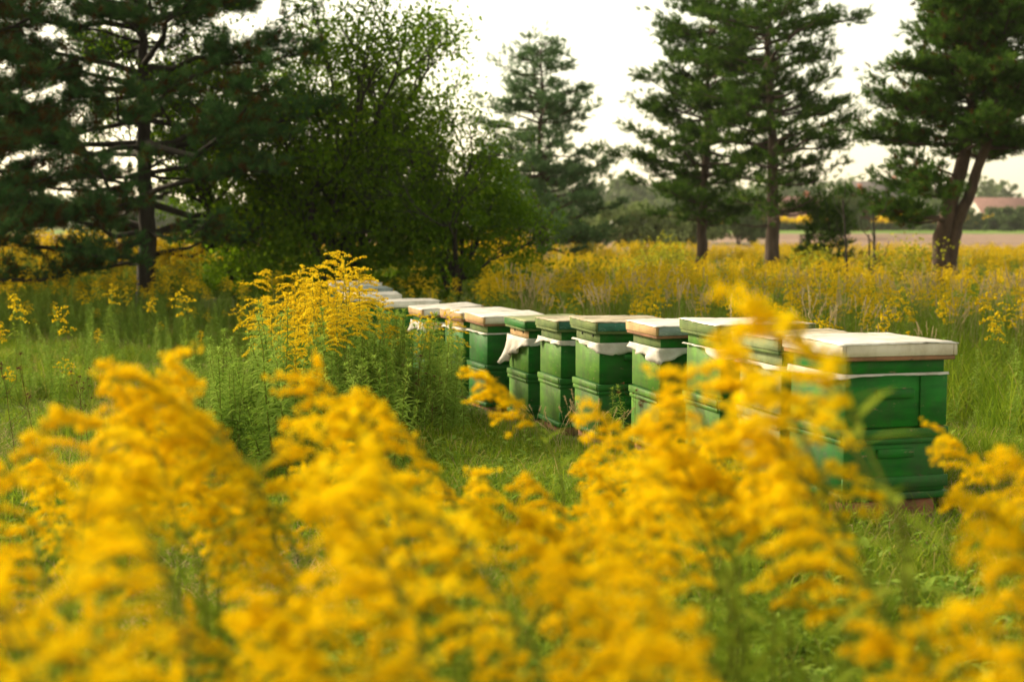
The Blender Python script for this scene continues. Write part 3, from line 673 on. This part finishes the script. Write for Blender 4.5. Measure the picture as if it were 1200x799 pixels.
for px, py, Y, lab in [(1037, 572, 5.6, 'small green leafy sprout growing before the bricks of the nearest hive'), (110, 560, 3.2, 'low leafy green plant at the lower left edge'),
                       (60, 610, 2.9, 'dark leafy plant low at the left edge under the flowers'), (30, 650, 2.7, 'leafy plant nearest the left bottom corner'), (720, 455, 8.0, 'leafy sprout at the foot of the middle hives'),
                       (735, 452, 7.7, 'thin leafy sprout by the fourth hive from the front'), (1012, 560, 5.4, 'small sprout at the left foot of the nearest hive')]:
    q = at(px, py, Y); h = q.z - float(gz(q.x, q.y))
    plant('leafy_stem', LEAFY[n % 5], q.x, q.y, max(h, .2), rng.uniform(0, 6.28), rng, base=.72, label=lab, cat='wild plant'); n += 1

rng3 = np.random.RandomState(92); y3 = rng3.uniform(5.5, 19, 2600) ** 1.0; x3 = (rng3.uniform(-60, 1250, 2600) - 600) / F * y3; k_ = (np.sin(x3 * 1.9 + y3) + rng3.normal(0, .6, 2600) > .1) & ((x3 < -.6) | (x3 > 2.2)); x3, y3 = x3[k_], y3[k_]
run_scatter('lawn_weeds', x3, y3, rng3.uniform(.16, .62, len(x3)) * (.7 + .5 * rng3.uniform(0, 1, len(x3)) ** 2), rng3.choice(3, len(x3)), LEAFYM + [weed_mesh(48)], rng3, tilt=.5, label='low leafy weeds dotting the lawn', cat='weeds')
rng2 = np.random.RandomState(91); n2 = 2600; yy = rng2.uniform(10, 24.5, n2); xx = (rng2.uniform(-80, 560, n2) - 600) / F * yy; k_ = rng2.uniform(0, 1, n2) < .16 + .84 * sm(15, 20, yy); xx, yy = xx[k_], yy[k_]
run_scatter('wild_growth', xx, yy, rng2.uniform(.3, .85, len(xx)), rng2.choice(6, len(xx), p=[.03, .03, .03, .03, .44, .44]), LOFL + LEAFYM, rng2, tilt=.2, label='low leafy growth along the foot of the trees behind the lawn', cat='wild plants')
for k in range(64):
    px = rng.uniform(425, 548); Y = rng.uniform(9.2, 11.0); x_ = (px - 600) / F * Y
    if in_hive(np.array([x_]), np.array([Y]), .06)[0]: continue
    top = np.interp(px, [425, 500, 548], [358, 368, 385]) + rng.uniform(0, 35); h = CAMZ - (top - 262) * Y / F - float(gz(x_, Y))
    plant('leafy_stem', LEAFY[k % 5], x_, Y, h, rng.uniform(0, 6.28), rng, base=.72, lean=.08, label='tall leafy green stem rising against the far beehives, %s' % ('left half' if px < 490 else 'right half'), cat='wild plant', group='leafy stems against the far beehives')
# dead stalks and dry stems
def dead_stem(seed, H, heads=5, mat='deadplant', spread=.3):
    rng = np.random.RandomState(seed); g = Geo(); hd = Geo(); p = stem_curve(rng, H, .1); g.tube(p, np.linspace(.003, .0015, len(p)), 5, 0, .3)
    for k in range(heads):
        t = rng.uniform(.45, .9); q = interp(p, np.array([t]))[0]; a = rng.uniform(0, 6.28); L = H * spread * rng.uniform(.4, 1)
        c = np.array([q, q + [math.cos(a) * L * .5, math.sin(a) * L * .5, L * .5], q + [math.cos(a) * L * .6, math.sin(a) * L * .6, L]]); g.tube(c, [.0018, .0014, .001], 3, 0, .4)
        m = 22; d = rng.normal(0, 1, (m, 3)); d[:, 2] = np.abs(d[:, 2]); add_leaves(hd, np.repeat(c[-1:], m, 0), d, rng.uniform(.012, .03, m), 0, rng.uniform(.2, 1, m), wd=.3)
    m = 24; d = rng.normal(0, 1, (m, 3)); d[:, 2] = np.abs(d[:, 2]); add_leaves(hd, np.repeat(p[-1:], m, 0), d, rng.uniform(.015, .035, m), 0, rng.uniform(.2, 1, m), wd=.3)
    return [('stalk', g.mesh('dead_stalk', M[mat])), ('seed_head', hd.mesh('dead_heads', M[mat]))]
for k, (px, py, Y, lab) in enumerate([(46, 428, 6.2, 'brown dried flower stalk with a cup shaped head at the left edge'), (15, 428, 6.6, 'small brown dried stalk at the far left edge of the lawn'), (487, 415, 8.4, 'rusty brown dried dock stem in the thicket'),
        (505, 440, 8.2, 'leaning rusty dried stem beside the thicket'), (745, 455, 7.5, 'thin reddish dried stem in front of the fourth hive'), (768, 470, 4.6, 'pale dried flower head before the fourth beehive'),
        (95, 440, 7.2, 'dark brown dead plant clump on the lawn'), (104, 446, 7.1, 'reddish brown dead plant clump on the lawn left of the flowers'), (585, 440, 8.8, 'thin dry twig leaning by the green mossy roofed hive')]):
    q = at(px, py, Y); h = q.z - float(gz(q.x, q.y)); plant('dead_stem', dead_stem(k, 1.0, 3 + k % 4), q.x, q.y, h, k * 1.3, rng, label=lab, cat='dead plant')
# dry grass clumps at the hive feet
for k, (px, py, Y) in enumerate([(672, 452, 8.3), (682, 460, 8.1), (630, 470, 8.9), (600, 472, 9.2), (660, 475, 8.0), (712, 470, 7.8)]):
    q = at(px, py, Y); h = q.z - float(gz(q.x, q.y)); o = link('dry_grass_tuft', SEED[k % 3], label='clump of dry pale grass at the foot of the middle beehives', cat='grass', group='dry grass clumps at the hives')
    o.location = (q.x, q.y, float(gz(q.x, q.y))); o.scale = (.8, .8, h / 1.0); o.rotation_euler = (0, 0, k)

# ------------------------------------------------------------------ pines
def needle_tuft(seed, n=26, L=.11, wd=.010):
    rng = np.random.RandomState(seed); V = []; F_ = []
    for k in range(n):
        t = rng.uniform(0, .12); a = rng.uniform(0, 6.28); el = rng.uniform(.15, 1.25); d = np.array([math.cos(a) * math.cos(el), math.sin(a) * math.cos(el), math.sin(el)])
        s_ = np.array([-math.sin(a), math.cos(a), 0]) * wd / 2; b = np.array([0, 0, t]); l = L * rng.uniform(.7, 1.1)
        V += [b - s_, b + s_, b + d * l]; F_.append([3 * k, 3 * k + 1, 3 * k + 2])
    return np.array(V), np.array(F_)
NT = needle_tuft(1); NTb = needle_tuft(2, 20, .10, .015)
def pine(label, x, y, H, crown0, prof, seed, trunk_r=.16, density=1.0, mat='needle', bark_='bark', bend=.2, stems=None, needles=NT, limb_up=.18, dead_below=None, brown=.0, side=None, tuft=1.0, gap=.38, onesided=None, deadp=.72, ubmin=.3):
    rng = np.random.RandomState(seed); z0 = float(gz(x, y)) - .05
    e = empty('pine_tree', (x, y, z0), 0, label=label, cat='pine tree', group='pine trees behind the meadow')
    tr = Geo(); br = Geo(); P = []; D = []
    if stems is None:
        t = np.linspace(0, 1, 12); a = rng.uniform(0, 6.28)
        stems = [np.stack([np.cos(a) * bend * np.sin(t * 2.6) * t, np.sin(a) * bend * np.sin(t * 2.6) * t, H * t], -1) + np.r_[np.zeros((1, 3)), np.c_[rng.normal(0, .03, (11, 2)), np.zeros(11)]]]
        radii = [trunk_r * (1 - .9 * t) * (1 + .35 * np.exp(-t * 25))]
    else: radii = [s_[1] for s_ in stems]; stems = [np.array(s_[0], float) for s_ in stems]
    for p, r_ in zip(stems, radii):
        r_ = np.asarray(r_, float)
        tt = np.linspace(0, 1, 30); pp = interp(p, tt); pp[1:-1, :2] += rng.normal(0, .012, (28, 2)); tr.tube(pp, np.interp(tt, np.linspace(0, 1, len(r_)), r_) * (1 + rng.normal(0, .04, 30)), 10)
        z = crown0 + (1.5 if onesided and len(stems) > 1 and p is stems[1] else 0); top = p[-1][2]
        while z < top - .05:
            fr = (z - crown0) / (top - crown0); s_ = np.interp(z, p[:, 2], np.linspace(0, 1, len(p))); q0 = interp(p, np.array([s_]))[0]
            nl = int(rng.randint(5, 8)); wf = rng.uniform(.6, 1.12)
            a0 = rng.uniform(0, 6.28)
            for j in range(nl):
                a = a0 + j * 6.28 / nl + rng.uniform(-.35, .35)
                if onesided and z < onesided and math.cos(a) > -.45: continue
                q = q0 + [0, 0, rng.uniform(-.12, .12)]
                L = prof(fr) * rng.uniform(.6, 1.15) * wf
                if side is not None: L *= 1 + side[1] * math.cos(a - side[0])
                if rng.uniform() < .10: L *= .45
                u = np.linspace(0, 1, 6); up = limb_up * rng.uniform(.3, 1.6) - .12 * (1 - fr)
                c = np.stack([np.cos(a) * L * u, np.sin(a) * L * u, L * (up * u + .12 * np.sin(u * 3.1) * rng.uniform(-1, 1) + .16 * u ** 3)], -1) + q
                c[1:] += rng.normal(0, .03 * L, (5, 3)) * np.array([1, 1, .5])
                r0 = .012 + .016 * L; br.tube(c, np.linspace(r0, .006, 6), 5)
                deadl = dead_below is not None and z < dead_below
                ns = max(4, int(L * 6.5 * density))
                for k in range(ns):
                    ub = rng.uniform(ubmin if not deadl else .5, 1); b0 = interp(c, np.array([ub]))[0]; sg = 1 if k % 2 else -1
                    aa = a + sg * rng.uniform(.5, 1.1); l2 = (.22 + .32 * L * (1.15 - ub)) * rng.uniform(.6, 1.2)
                    if ub > .93: aa = a
                    v = np.array([math.cos(aa), math.sin(aa), rng.uniform(-.05, .38)]); c2 = np.array([b0, b0 + v * l2 * .5, b0 + v * l2 + [0, 0, .05 * l2]])
                    br.tube(c2, [.008, .005, .003], 3)
                    if deadl and rng.uniform() < deadp: continue
                    nt_ = max(4, int(l2 * 26 * density))
                    uu = rng.uniform(.15, 1.05, nt_); Q = interp(c2, np.clip(uu, 0, 1)) + rng.normal(0, .08, (nt_, 3)) * [1, 1, .6]
                    P.append(Q); dd = np.repeat(v[None], nt_, 0) * .8 + rng.normal(0, .5, (nt_, 3)) + [0, 0, .45]; D.append(dd)
            z += gap * rng.uniform(.7, 1.3) * (1 - .35 * fr)
        k = 14; P.append(p[-1] + rng.normal(0, .12, (k, 3)) * [1, 1, 1.8]); D.append(rng.normal(0, .4, (k, 3)) + [0, 0, 1])
    P = np.concatenate(P); D = np.concatenate(D); cr = Geo(); m = len(P)
    mi = (rng.uniform(0, 1, m) < brown).astype(int)
    rm = frames(D, rng); tint = np.clip(rng.normal(.5, .22, m), 0, 1); sc = rng.uniform(.8, 1.35, m) * tuft
    for q in (0, 1):
        s_ = mi == q; cr.inst(needles[0], needles[1], P[s_], rm[s_], sc[s_], q, tint[s_])
    tr.obj('trunk', M[bark_], e, smooth=True); br.obj('branches', M[bark_], e); cr.obj('crown', [M[mat], M['needle_brown']], e, kind='stuff')
    return m
nt_total = 0
prof_wide = lambda f: 2.0 * (1 - f) ** .55 + .25
x_, Y = (173 - 600) / F * 24.5, 24.5
nt_total += pine('dark pine with a straight bare lower trunk at the left', x_, Y, 8.6, 1.0, lambda f: 3.9 * (1 - f) ** .45 + .3, 31, .17, 1.05, 'needle_blue', 'bark_dark', dead_below=2.9, deadp=.3, brown=.16, limb_up=.12, gap=.46, ubmin=.42)
nt_total += pine('dark pine cut off by the left edge of the picture', (-60 - 600) / F * 22, 22, 8, .7, lambda f: 3.1 * (1 - f) ** .4 + .3, 32, .16, 1.1, 'needle_blue', 'bark_dark', brown=.3, gap=.5)
nt_total += pine('slender grey green pine with a pointed top behind the broad dark tree', (634 - 600) / F * 42, 42, 6.9, .9, lambda f: 2.6 * (1 - f) ** .55 + .3, 33, .14, .85, 'needle_pale', 'bark_warm', needles=NTb, tuft=1.15, bend=.25)
nt_total += pine('left pine of the pair standing side by side right of the middle', (822 - 600) / F * 38, 38, 7.9, 1.75, lambda f: (2.75 * (1 - f) ** .4 + .25) * (1 if f > .15 else .75), 34, .16, .88, 'needle', 'bark', needles=NTb, tuft=1.15, gap=.42)
nt_total += pine('right pine of the pair, with a bare lower trunk and open layered branches', (905 - 600) / F * 35, 35, 8.3, 1.75, lambda f: (2.7 * (1 - f) ** .35 + .25) * (1 if f > .25 else .7), 35, .19, .88, 'needle', 'bark', needles=NTb, tuft=1.1, gap=.42, dead_below=1.9)
# leaning two-stemmed pine at the right
Yp = 28; X0 = (1108 - 600) / F * Yp; s_ = Yp / F; zb = float(gz(X0, Yp))
def pp(px, py, dy=0): q = at(px, py, Yp); return (q.x - X0, dy, q.z - zb + .05)
st1 = ([(-.05, 0, 0), pp(1103, 285), pp(1112, 250), pp(1124, 205), pp(1142, 150, .2), pp(1150, 90, .4), pp(1150, 10, .5), pp(1150, -80, .6)], [.20, .17, .15, .14, .12, .10, .08, .03])
st2 = ([(.1, 0, 0), pp(1115, 285), pp(1124, 255, -.05), pp(1141, 205, -.2), pp(1154, 155, -.3), pp(1156, 110, -.3), pp(1172, 40, -.3), pp(1178, -50, -.3)], [.17, .14, .115, .10, .09, .08, .06, .02])
nt_total += pine('big leaning pine with two forked stems at the right', X0, Yp, 7, 1.7, lambda f: (2.1 * (1 - f) ** .3 + .2), 36, .2, 1.25, 'needle', 'bark_warm', stems=[st1, st2], needles=NTb, tuft=1.05, gap=.42, side=(math.pi, .12), brown=.08, onesided=2.9)
nt_total += pine('small dark young pine beside the right pine of the pair', (962 - 600) / F * 36, 36, 2.1, .25, lambda f: .85 * (1 - f) ** .6 + .15, 37, .05, 1.0, 'needle', 'bark_dark', needles=NTb, gap=.25)

# ------------------------------------------------------------------ broadleaf trees and bushes
def broadleaf(name, label, x, y, H, W, seed, nleaf, mat='broadleaf', leaf=.06, stems=4, base=.4, cat='tree', group=None, trunk_r=.09, fill=.55, shape=1.0, bark_='bark_dark', levels=4, zlow=-.03):
    rng = np.random.RandomState(seed); z0 = float(gz(x, y)) - .05
    e = empty(name, (x, y, z0), 0, label=label, cat=cat, group=group)
    tr = Geo(); tips = []; segs = []
    def grow(p, d, L, r_, lv):
        n = 5; pts = [p]; dd = d.copy()
        for k in range(n):
            dd = dd + rng.normal(0, .16, 3) + np.array([0, 0, .05]); dd /= np.linalg.norm(dd); pts.append(pts[-1] + dd * L / n)
        pts = np.array(pts); (tr if lv == 0 else br).tube(pts, np.linspace(r_, r_ * .5, n + 1), 6 if lv < 2 else 4)
        if lv >= levels - 2:
            for q in pts[1:]: tips.append(q)
        if lv < levels:
            for k in range(rng.randint(3, 5)):
                t = rng.uniform(.35, 1); q = interp(pts, np.array([t]))[0]; a = rng.uniform(0, 6.28); o = rng.uniform(.4, .95)
                ax = np.array([math.cos(a), math.sin(a), rng.uniform(-.3, .4)]); v = dd * (1 - o * .5) + ax * o; v /= np.linalg.norm(v)
                grow(q, v, L * rng.uniform(.5, .72), r_ * .52, lv + 1)
    br = Geo()
    for k in range(stems):
        a = k * 6.28 / stems + rng.uniform(-.4, .4); o = rng.uniform(.15, .5) * W / H
        d = np.array([math.cos(a) * o, math.sin(a) * o, 1.]); d /= np.linalg.norm(d)
        grow(np.array([math.cos(a) * .06, math.sin(a) * .06, 0]), d, H * rng.uniform(.42, .55), trunk_r, 0)
    tips = np.array(tips)
    # keep the crown inside a rough egg, pull strays in
    m = int(nleaf * (1 - fill)); i = rng.randint(len(tips), size=m); P1 = tips[i] + rng.normal(0, .14, (m, 3))
    k = nleaf - m; nc = 150 if nleaf > 12000 else 46                           # clumps through the lower, denser volume
    cc = rng.uniform(-1, 1, (nc * 4, 3)); cc = cc[(cc ** 2).sum(1) < 1][:nc]; cc = cc * np.array([W / 2, W / 2 * .8, H * .36 * shape]) + np.array([0, 0, H * (.36 * shape + zlow)])
    rad = rng.uniform(.18, .42, len(cc)) * (W / 5) ** .5
    j = rng.randint(len(cc), size=k); d = rng.normal(0, 1, (k, 3)); d /= np.linalg.norm(d, axis=1)[:, None]
    P2 = cc[j] + d * (rad[j] * rng.uniform(.55, 1.1, k) ** .5)[:, None] * np.array([1.2, 1.2, .75])
    P = np.concatenate([P1, P2]); P = P[P[:, 2] > .05]; m = len(P)
    cl = np.array([math.sin(q[0] * 2.1 + q[2] * 3) * math.cos(q[1] * 2.3 - q[2] * 1.7) for q in P])
    n_ = rng.normal(0, 1, (m, 3)) + [0, 0, .6]
    v = np.array([[0, 0, 0], [.32, .06, .35], [0, 0, 1.], [-.32, .06, .35]]); 
    lg = Geo(); lg.inst(v, [[0, 1, 2, 3]], P, frames(n_, rng), leaf * rng.uniform(.7, 1.35, m), 0, np.clip(.45 + .18 * cl + rng.normal(0, .2, m), 0, 1))
    tr.obj('trunk', M[bark_], e, smooth=True)
    if br.n: br.obj('branches', M[bark_], e)
    lg.obj('crown', M[mat], e, kind='stuff'); return e
T = 'broad leaved trees behind the hives'
broadleaf('broadleaf_tree', 'broad dark leafy tree with several stems and an airy top behind the clump', (400 - 600) / F * 25, 25, 5.7, 4.5, 51, 56000, stems=7, group=T, fill=.42, leaf=.075, shape=.72)
broadleaf('broadleaf_tree', 'dense low dark tree directly behind the far beehives', (535 - 600) / F * 24, 24, 4.2, 2.9, 52, 34000, stems=4, group=T, fill=.72, leaf=.06, shape=.95, trunk_r=.06)
broadleaf('broadleaf_tree', 'dark leafy tree squeezed between the left pine and the broad tree', (285 - 600) / F * 27, 27, 6.8, 3.0, 53, 30000, stems=4, group=T, fill=.6, leaf=.065, shape=1.0, trunk_r=.07)
for px, Y, h, wd, sd_, lab in [(740, 70, 3.1, 5.2, 61, 'round pale grey green bush beyond the meadow, left of the pair of pines'), (795, 75, 2.6, 4, 62, 'dull green bush seen under the left pine of the pair'), (865, 95, 4.2, 5, 63, 'dark distant bush between the trunks of the pine pair'),
                        (985, 120, 5.2, 5.4, 64, 'olive green round tree at the field edge'), (675, 80, 2.6, 4, 65, 'bush behind the slender pointed pine'), (1100, 190, 4.5, 9, 66, 'dull green bush before the red roofed house'), (1175, 185, 3.6, 8, 67, 'dark green bush at the right before the long red roof'), (1005, 175, 5, 3.2, 68, 'autumn orange tree beside the olive green round tree')]:
    broadleaf('bush', lab, (px - 600) / F * Y, Y, h, wd, sd_, 6500, mat={64: 'farleaf', 68: 'deadplant', 67: 'farleaf', 63: 'farleaf', 66: 'farleaf'}.get(sd_, 'bushleaf'), leaf=.0022 * Y + .03, stems=4, cat='bush', fill=.75, trunk_r=.05, levels=3, shape=1.15, zlow=.02)
for px, Y, py, wd, sd_, lab in [(687, 24, 283, .5, 71, 'small yellow green sapling rising from the meadow behind the hives'), (1072, 25, 262, .9, 72, 'bright yellow green sapling left of the leaning pine'), (785, 30, 262, 1.0, 73, 'thin yellowish sapling left of the pair of pines'), (760, 27, 280, .6, 74, 'low yellow green shoot in the meadow'), (945, 26, 275, .35, 75, 'bushy goldenrod coloured shrub right of the pair of pines')]:
    q = at(px, py, Y); h = q.z - float(gz(q.x, Y)); broadleaf('sapling', lab, q.x, q.y, h, wd, sd_, 1300, mat='yellowleaf', leaf=.06, stems=3, cat='sapling', fill=.35, trunk_r=.012, levels=3)
for k, (px, Y, py, lab) in enumerate([(995, 27, 232, 'bare thin sapling standing in the meadow beside the young pine'), (1027, 26, 249, 'bare thin sapling just left of the bright sapling'), (1020, 27, 275, 'short bare twig between the two bare saplings')]):
    q = at(px, py, Y); h = q.z - float(gz(q.x, Y)); rr = np.random.RandomState(80 + k); e = empty('bare_sapling', (q.x, q.y, float(gz(q.x, Y))), label=lab, cat='sapling')
    g = Geo(); p = stem_curve(rr, h, .08); g.tube(p, np.linspace(.035, .012, 7), 6); g.obj('trunk', M['bark_dark'], e); g = Geo()
    for j in range(9):
        t = rr.uniform(.2, .95); b = interp(p, np.array([t]))[0]; a = rr.uniform(0, 6.28); L = rr.uniform(.25, .6); g.tube([b, b + [math.cos(a) * L * .4, math.sin(a) * L * .4, L * .5], b + [math.cos(a) * L * .5, math.sin(a) * L * .5, L]], [.01, .007, .004], 4)
    g.obj('branches', M['bark_dark'], e)

# undergrowth at the foot of the left trees + mass of yellow green behind them
rng = np.random.RandomState(77)
n = 2600; y = rng.uniform(24, 40, n); x = (rng.uniform(-60, 620, n) - 600) / F * y; k_ = ~((pxof(x, y) > 235) & (pxof(x, y) < 570) & (y < 31)); x, y = x[k_], y[k_]; n = len(x)
run_scatter('goldenrod_thicket', x, y, rng.uniform(.9, 1.5, n), rng.choice(6, n, p=[.08, .08, .08, .08, .34, .34]), LOFL + LEAFYM, rng, label='yellow green goldenrod thicket behind the left pine and dark trees', cat='goldenrod')

# ------------------------------------------------------------------ far houses, hedge, woodland
def house(label, px, Y, wid, dep, wall_h, roof_h, rz, wallm, roofm, z=0, windows=3):
    q = Vector(((px - 600) / F * Y, Y, float(gz(0, Y)) + z)); e = empty('house', q, rz, label=label, cat='house')
    g = Geo(); g.box((0, 0, wall_h / 2), (wid, dep, wall_h)); 
    g.add([(-wid / 2, -dep / 2, wall_h), (-wid / 2, dep / 2, wall_h), (-wid / 2, 0, wall_h + roof_h)], [[0, 1, 2]]); g.add([(wid / 2, -dep / 2, wall_h), (wid / 2, dep / 2, wall_h), (wid / 2, 0, wall_h + roof_h)], [[0, 2, 1]])
    g.obj('wall', M[wallm], e)
    rf = Geo(); o = .4; t = .18
    for s_ in (-1, 1):
        a = [(-wid / 2 - o, s_ * (dep / 2 + o), wall_h - o * roof_h / dep * 2), (wid / 2 + o, s_ * (dep / 2 + o), wall_h - o * roof_h / dep * 2), (wid / 2 + o, 0, wall_h + roof_h), (-wid / 2 - o, 0, wall_h + roof_h)]
        a = a + [(x_, y_, z_ + t) for x_, y_, z_ in a]; rf.add(a, [[0, 1, 2, 3], [4, 5, 6, 7], [0, 1, 5, 4], [1, 2, 6, 5], [3, 0, 4, 7]])
    ro = rf.obj('roof', M[roofm], e); c = Geo(); c.box((wid * .2, .5, wall_h + roof_h + .3), (.7, .7, 1.4)); c.obj('chimney', M['wall_red'], ro)
    for k in range(windows):
        xx = (k + .5) / windows * wid - wid / 2; w_ = Geo()
        for c_, d_ in (((xx - .5, -dep / 2 - .04, wall_h * .55), (.1, .12, 1.3)), ((xx + .5, -dep / 2 - .04, wall_h * .55), (.1, .12, 1.3)), ((xx, -dep / 2 - .04, wall_h * .55 + .7), (1.1, .12, .1)), ((xx, -dep / 2 - .04, wall_h * .55 - .7), (1.1, .14, .1))): w_.box(c_, d_)
        wo = w_.obj('window', M['wall_white'], e); p_ = Geo(); p_.box((xx, -dep / 2 - .02, wall_h * .55), (.9, .05, 1.3)); p_.obj('pane', M['glass'], wo)
    d_ = Geo(); d_.box((-wid * .5 + wid / windows, -dep / 2 - .03, 1.0), (1, .08, 2)); d_.obj('door', M['bark'], e)
house('long house with a wide red tiled roof at the right edge', 1200, 225, 17, 9, 2.0, 2.9, R(6), 'wall_white', 'roof_red')
house('low red walled house with a grey roof in the distance', 1032, 235, 9, 8, 2.6, 5.2, R(-15), 'wall_red', 'roof_grey')
house('small house with steep orange roof beside the grey roofed house', 1008, 228, 6, 7, 1.8, 4.6, R(70), 'wall_red', 'roof_orange')
house('distant house with a pinkish roof seen between the pines', 932, 240, 9, 8, 2.0, 3.4, R(0), 'wall_white', 'roof_red')
def car():
    Y = 205; x_ = (1172 - 600) / F * Y; e = empty('parked_car', (x_, Y, float(gz(x_, Y))), R(4), label='pale blue white car parked before the long red roofed house', cat='car')
    prof = [(-2.2, .45), (-2.25, .9), (-1.5, 1.0), (-.9, 1.5), (.7, 1.5), (1.3, 1.05), (2.15, .9), (2.2, .45)]
    g = Geo(); n = len(prof); V = [(a, s_ * (.85 if b < 1.2 else .7), b) for s_ in (-1, 1) for a, b in prof]; g.add(V, [[k, (k + 1) % n, n + (k + 1) % n, n + k] for k in range(n)])
    for o_ in (0, n): g.add(np.array(V)[o_:o_ + n], [[0, 1, 6, 7], [1, 2, 5, 6], [2, 3, 4, 5]])
    g.obj('body', M['silver'], e); w_ = Geo(); w_.box((-.1, 0, 1.25), (1.7, 1.64, .3)); w_.obj('window', M['glass'], e)
    for a in (-1.35, 1.35):
        for s_ in (-1, 1): t = Geo(); th = np.linspace(0, 2 * np.pi, 13); t.tube([(a, s_ * .7, .33), (a, s_ * .9, .33)], [.33, .33], 12); t.obj('wheel', M['rubber'], e)
car()
# yellow flowering hedge strip along the crop
rng = np.random.RandomState(9); n = 26000; hx = rng.uniform(22, 110, n); hy = 203 + rng.uniform(-3, 3, n); hz = rng.uniform(0, 1, n) ** .7 * (1.9 + .25 * np.sin(hx * .6) + .2 * np.sin(hx * 1.7)); 
v = np.array([[-.5, 0, 0], [.5, 0, 0], [.35, 0, .8], [-.35, 0, .8]])
g = Geo(); top = hz > 1.15; rm = frames(rng.normal(0, 1, (n, 3)) + [0, -1, .4], rng)
P = np.stack([hx, hy, hz + gz(hx, hy)], -1); sc = rng.uniform(.25, .5, n)
for q in (0, 1): k = top == q; g.inst(v, [[0, 1, 2, 3]], P[k], rm[k], sc[k], q, rng.uniform(0, 1, k.sum()))
g.obj('crop_hedge', [M['farleaf'], M['petal_far']], None, label='low yellow flowering hedge strip along the far edge of the field', cat='hedge')
# distant woodland
rng = np.random.RandomState(10); n = 60000; nt_ = 170
tx = rng.uniform(-330, 330, nt_); ty = rng.uniform(330, 460, nt_); th_ = rng.uniform(7, 13, nt_) + 3 * np.sin(tx * .02); tw = rng.uniform(4, 9, nt_)
j = rng.randint(nt_, size=n); d = rng.normal(0, 1, (n, 3)); d /= np.linalg.norm(d, axis=1)[:, None]; d *= rng.uniform(.6, 1, n)[:, None]
P = np.stack([tx[j] + d[:, 0] * tw[j], ty[j] + d[:, 1] * tw[j], gz(tx[j], ty[j]) + th_[j] * .5 * (1 + d[:, 2])], -1)
g = Geo(); g.inst(v, [[0, 1, 2, 3]], P, frames(rng.normal(0, 1, (n, 3)), rng), rng.uniform(.8, 1.8, n), 0, rng.uniform(0, 1, n))
g.obj('distant_woodland', M['farleaf'], None, kind='stuff', label='dull green woodland along the horizon behind the houses', cat='woodland')
print('tufts', nt_total, 'tris', sum(len(m.polygons) for m in bpy.data.meshes))

# thin evening haze over the whole place
g = Geo(); g.box((0, 1285, 9), (3640, 2660, 21)); hm = bpy.data.materials.new('haze'); hm.use_nodes = True; hn = hm.node_tree; hn.nodes.clear()
pv = hn.nodes.new('ShaderNodeVolumePrincipled'); pv.inputs['Density'].default_value = .00022; pv.inputs['Color'].default_value = (.95, .93, .9, 1)
ho = hn.nodes.new('ShaderNodeOutputMaterial'); hn.links.new(pv.outputs[0], ho.inputs['Volume']); g.obj('haze', hm, None, kind='stuff')
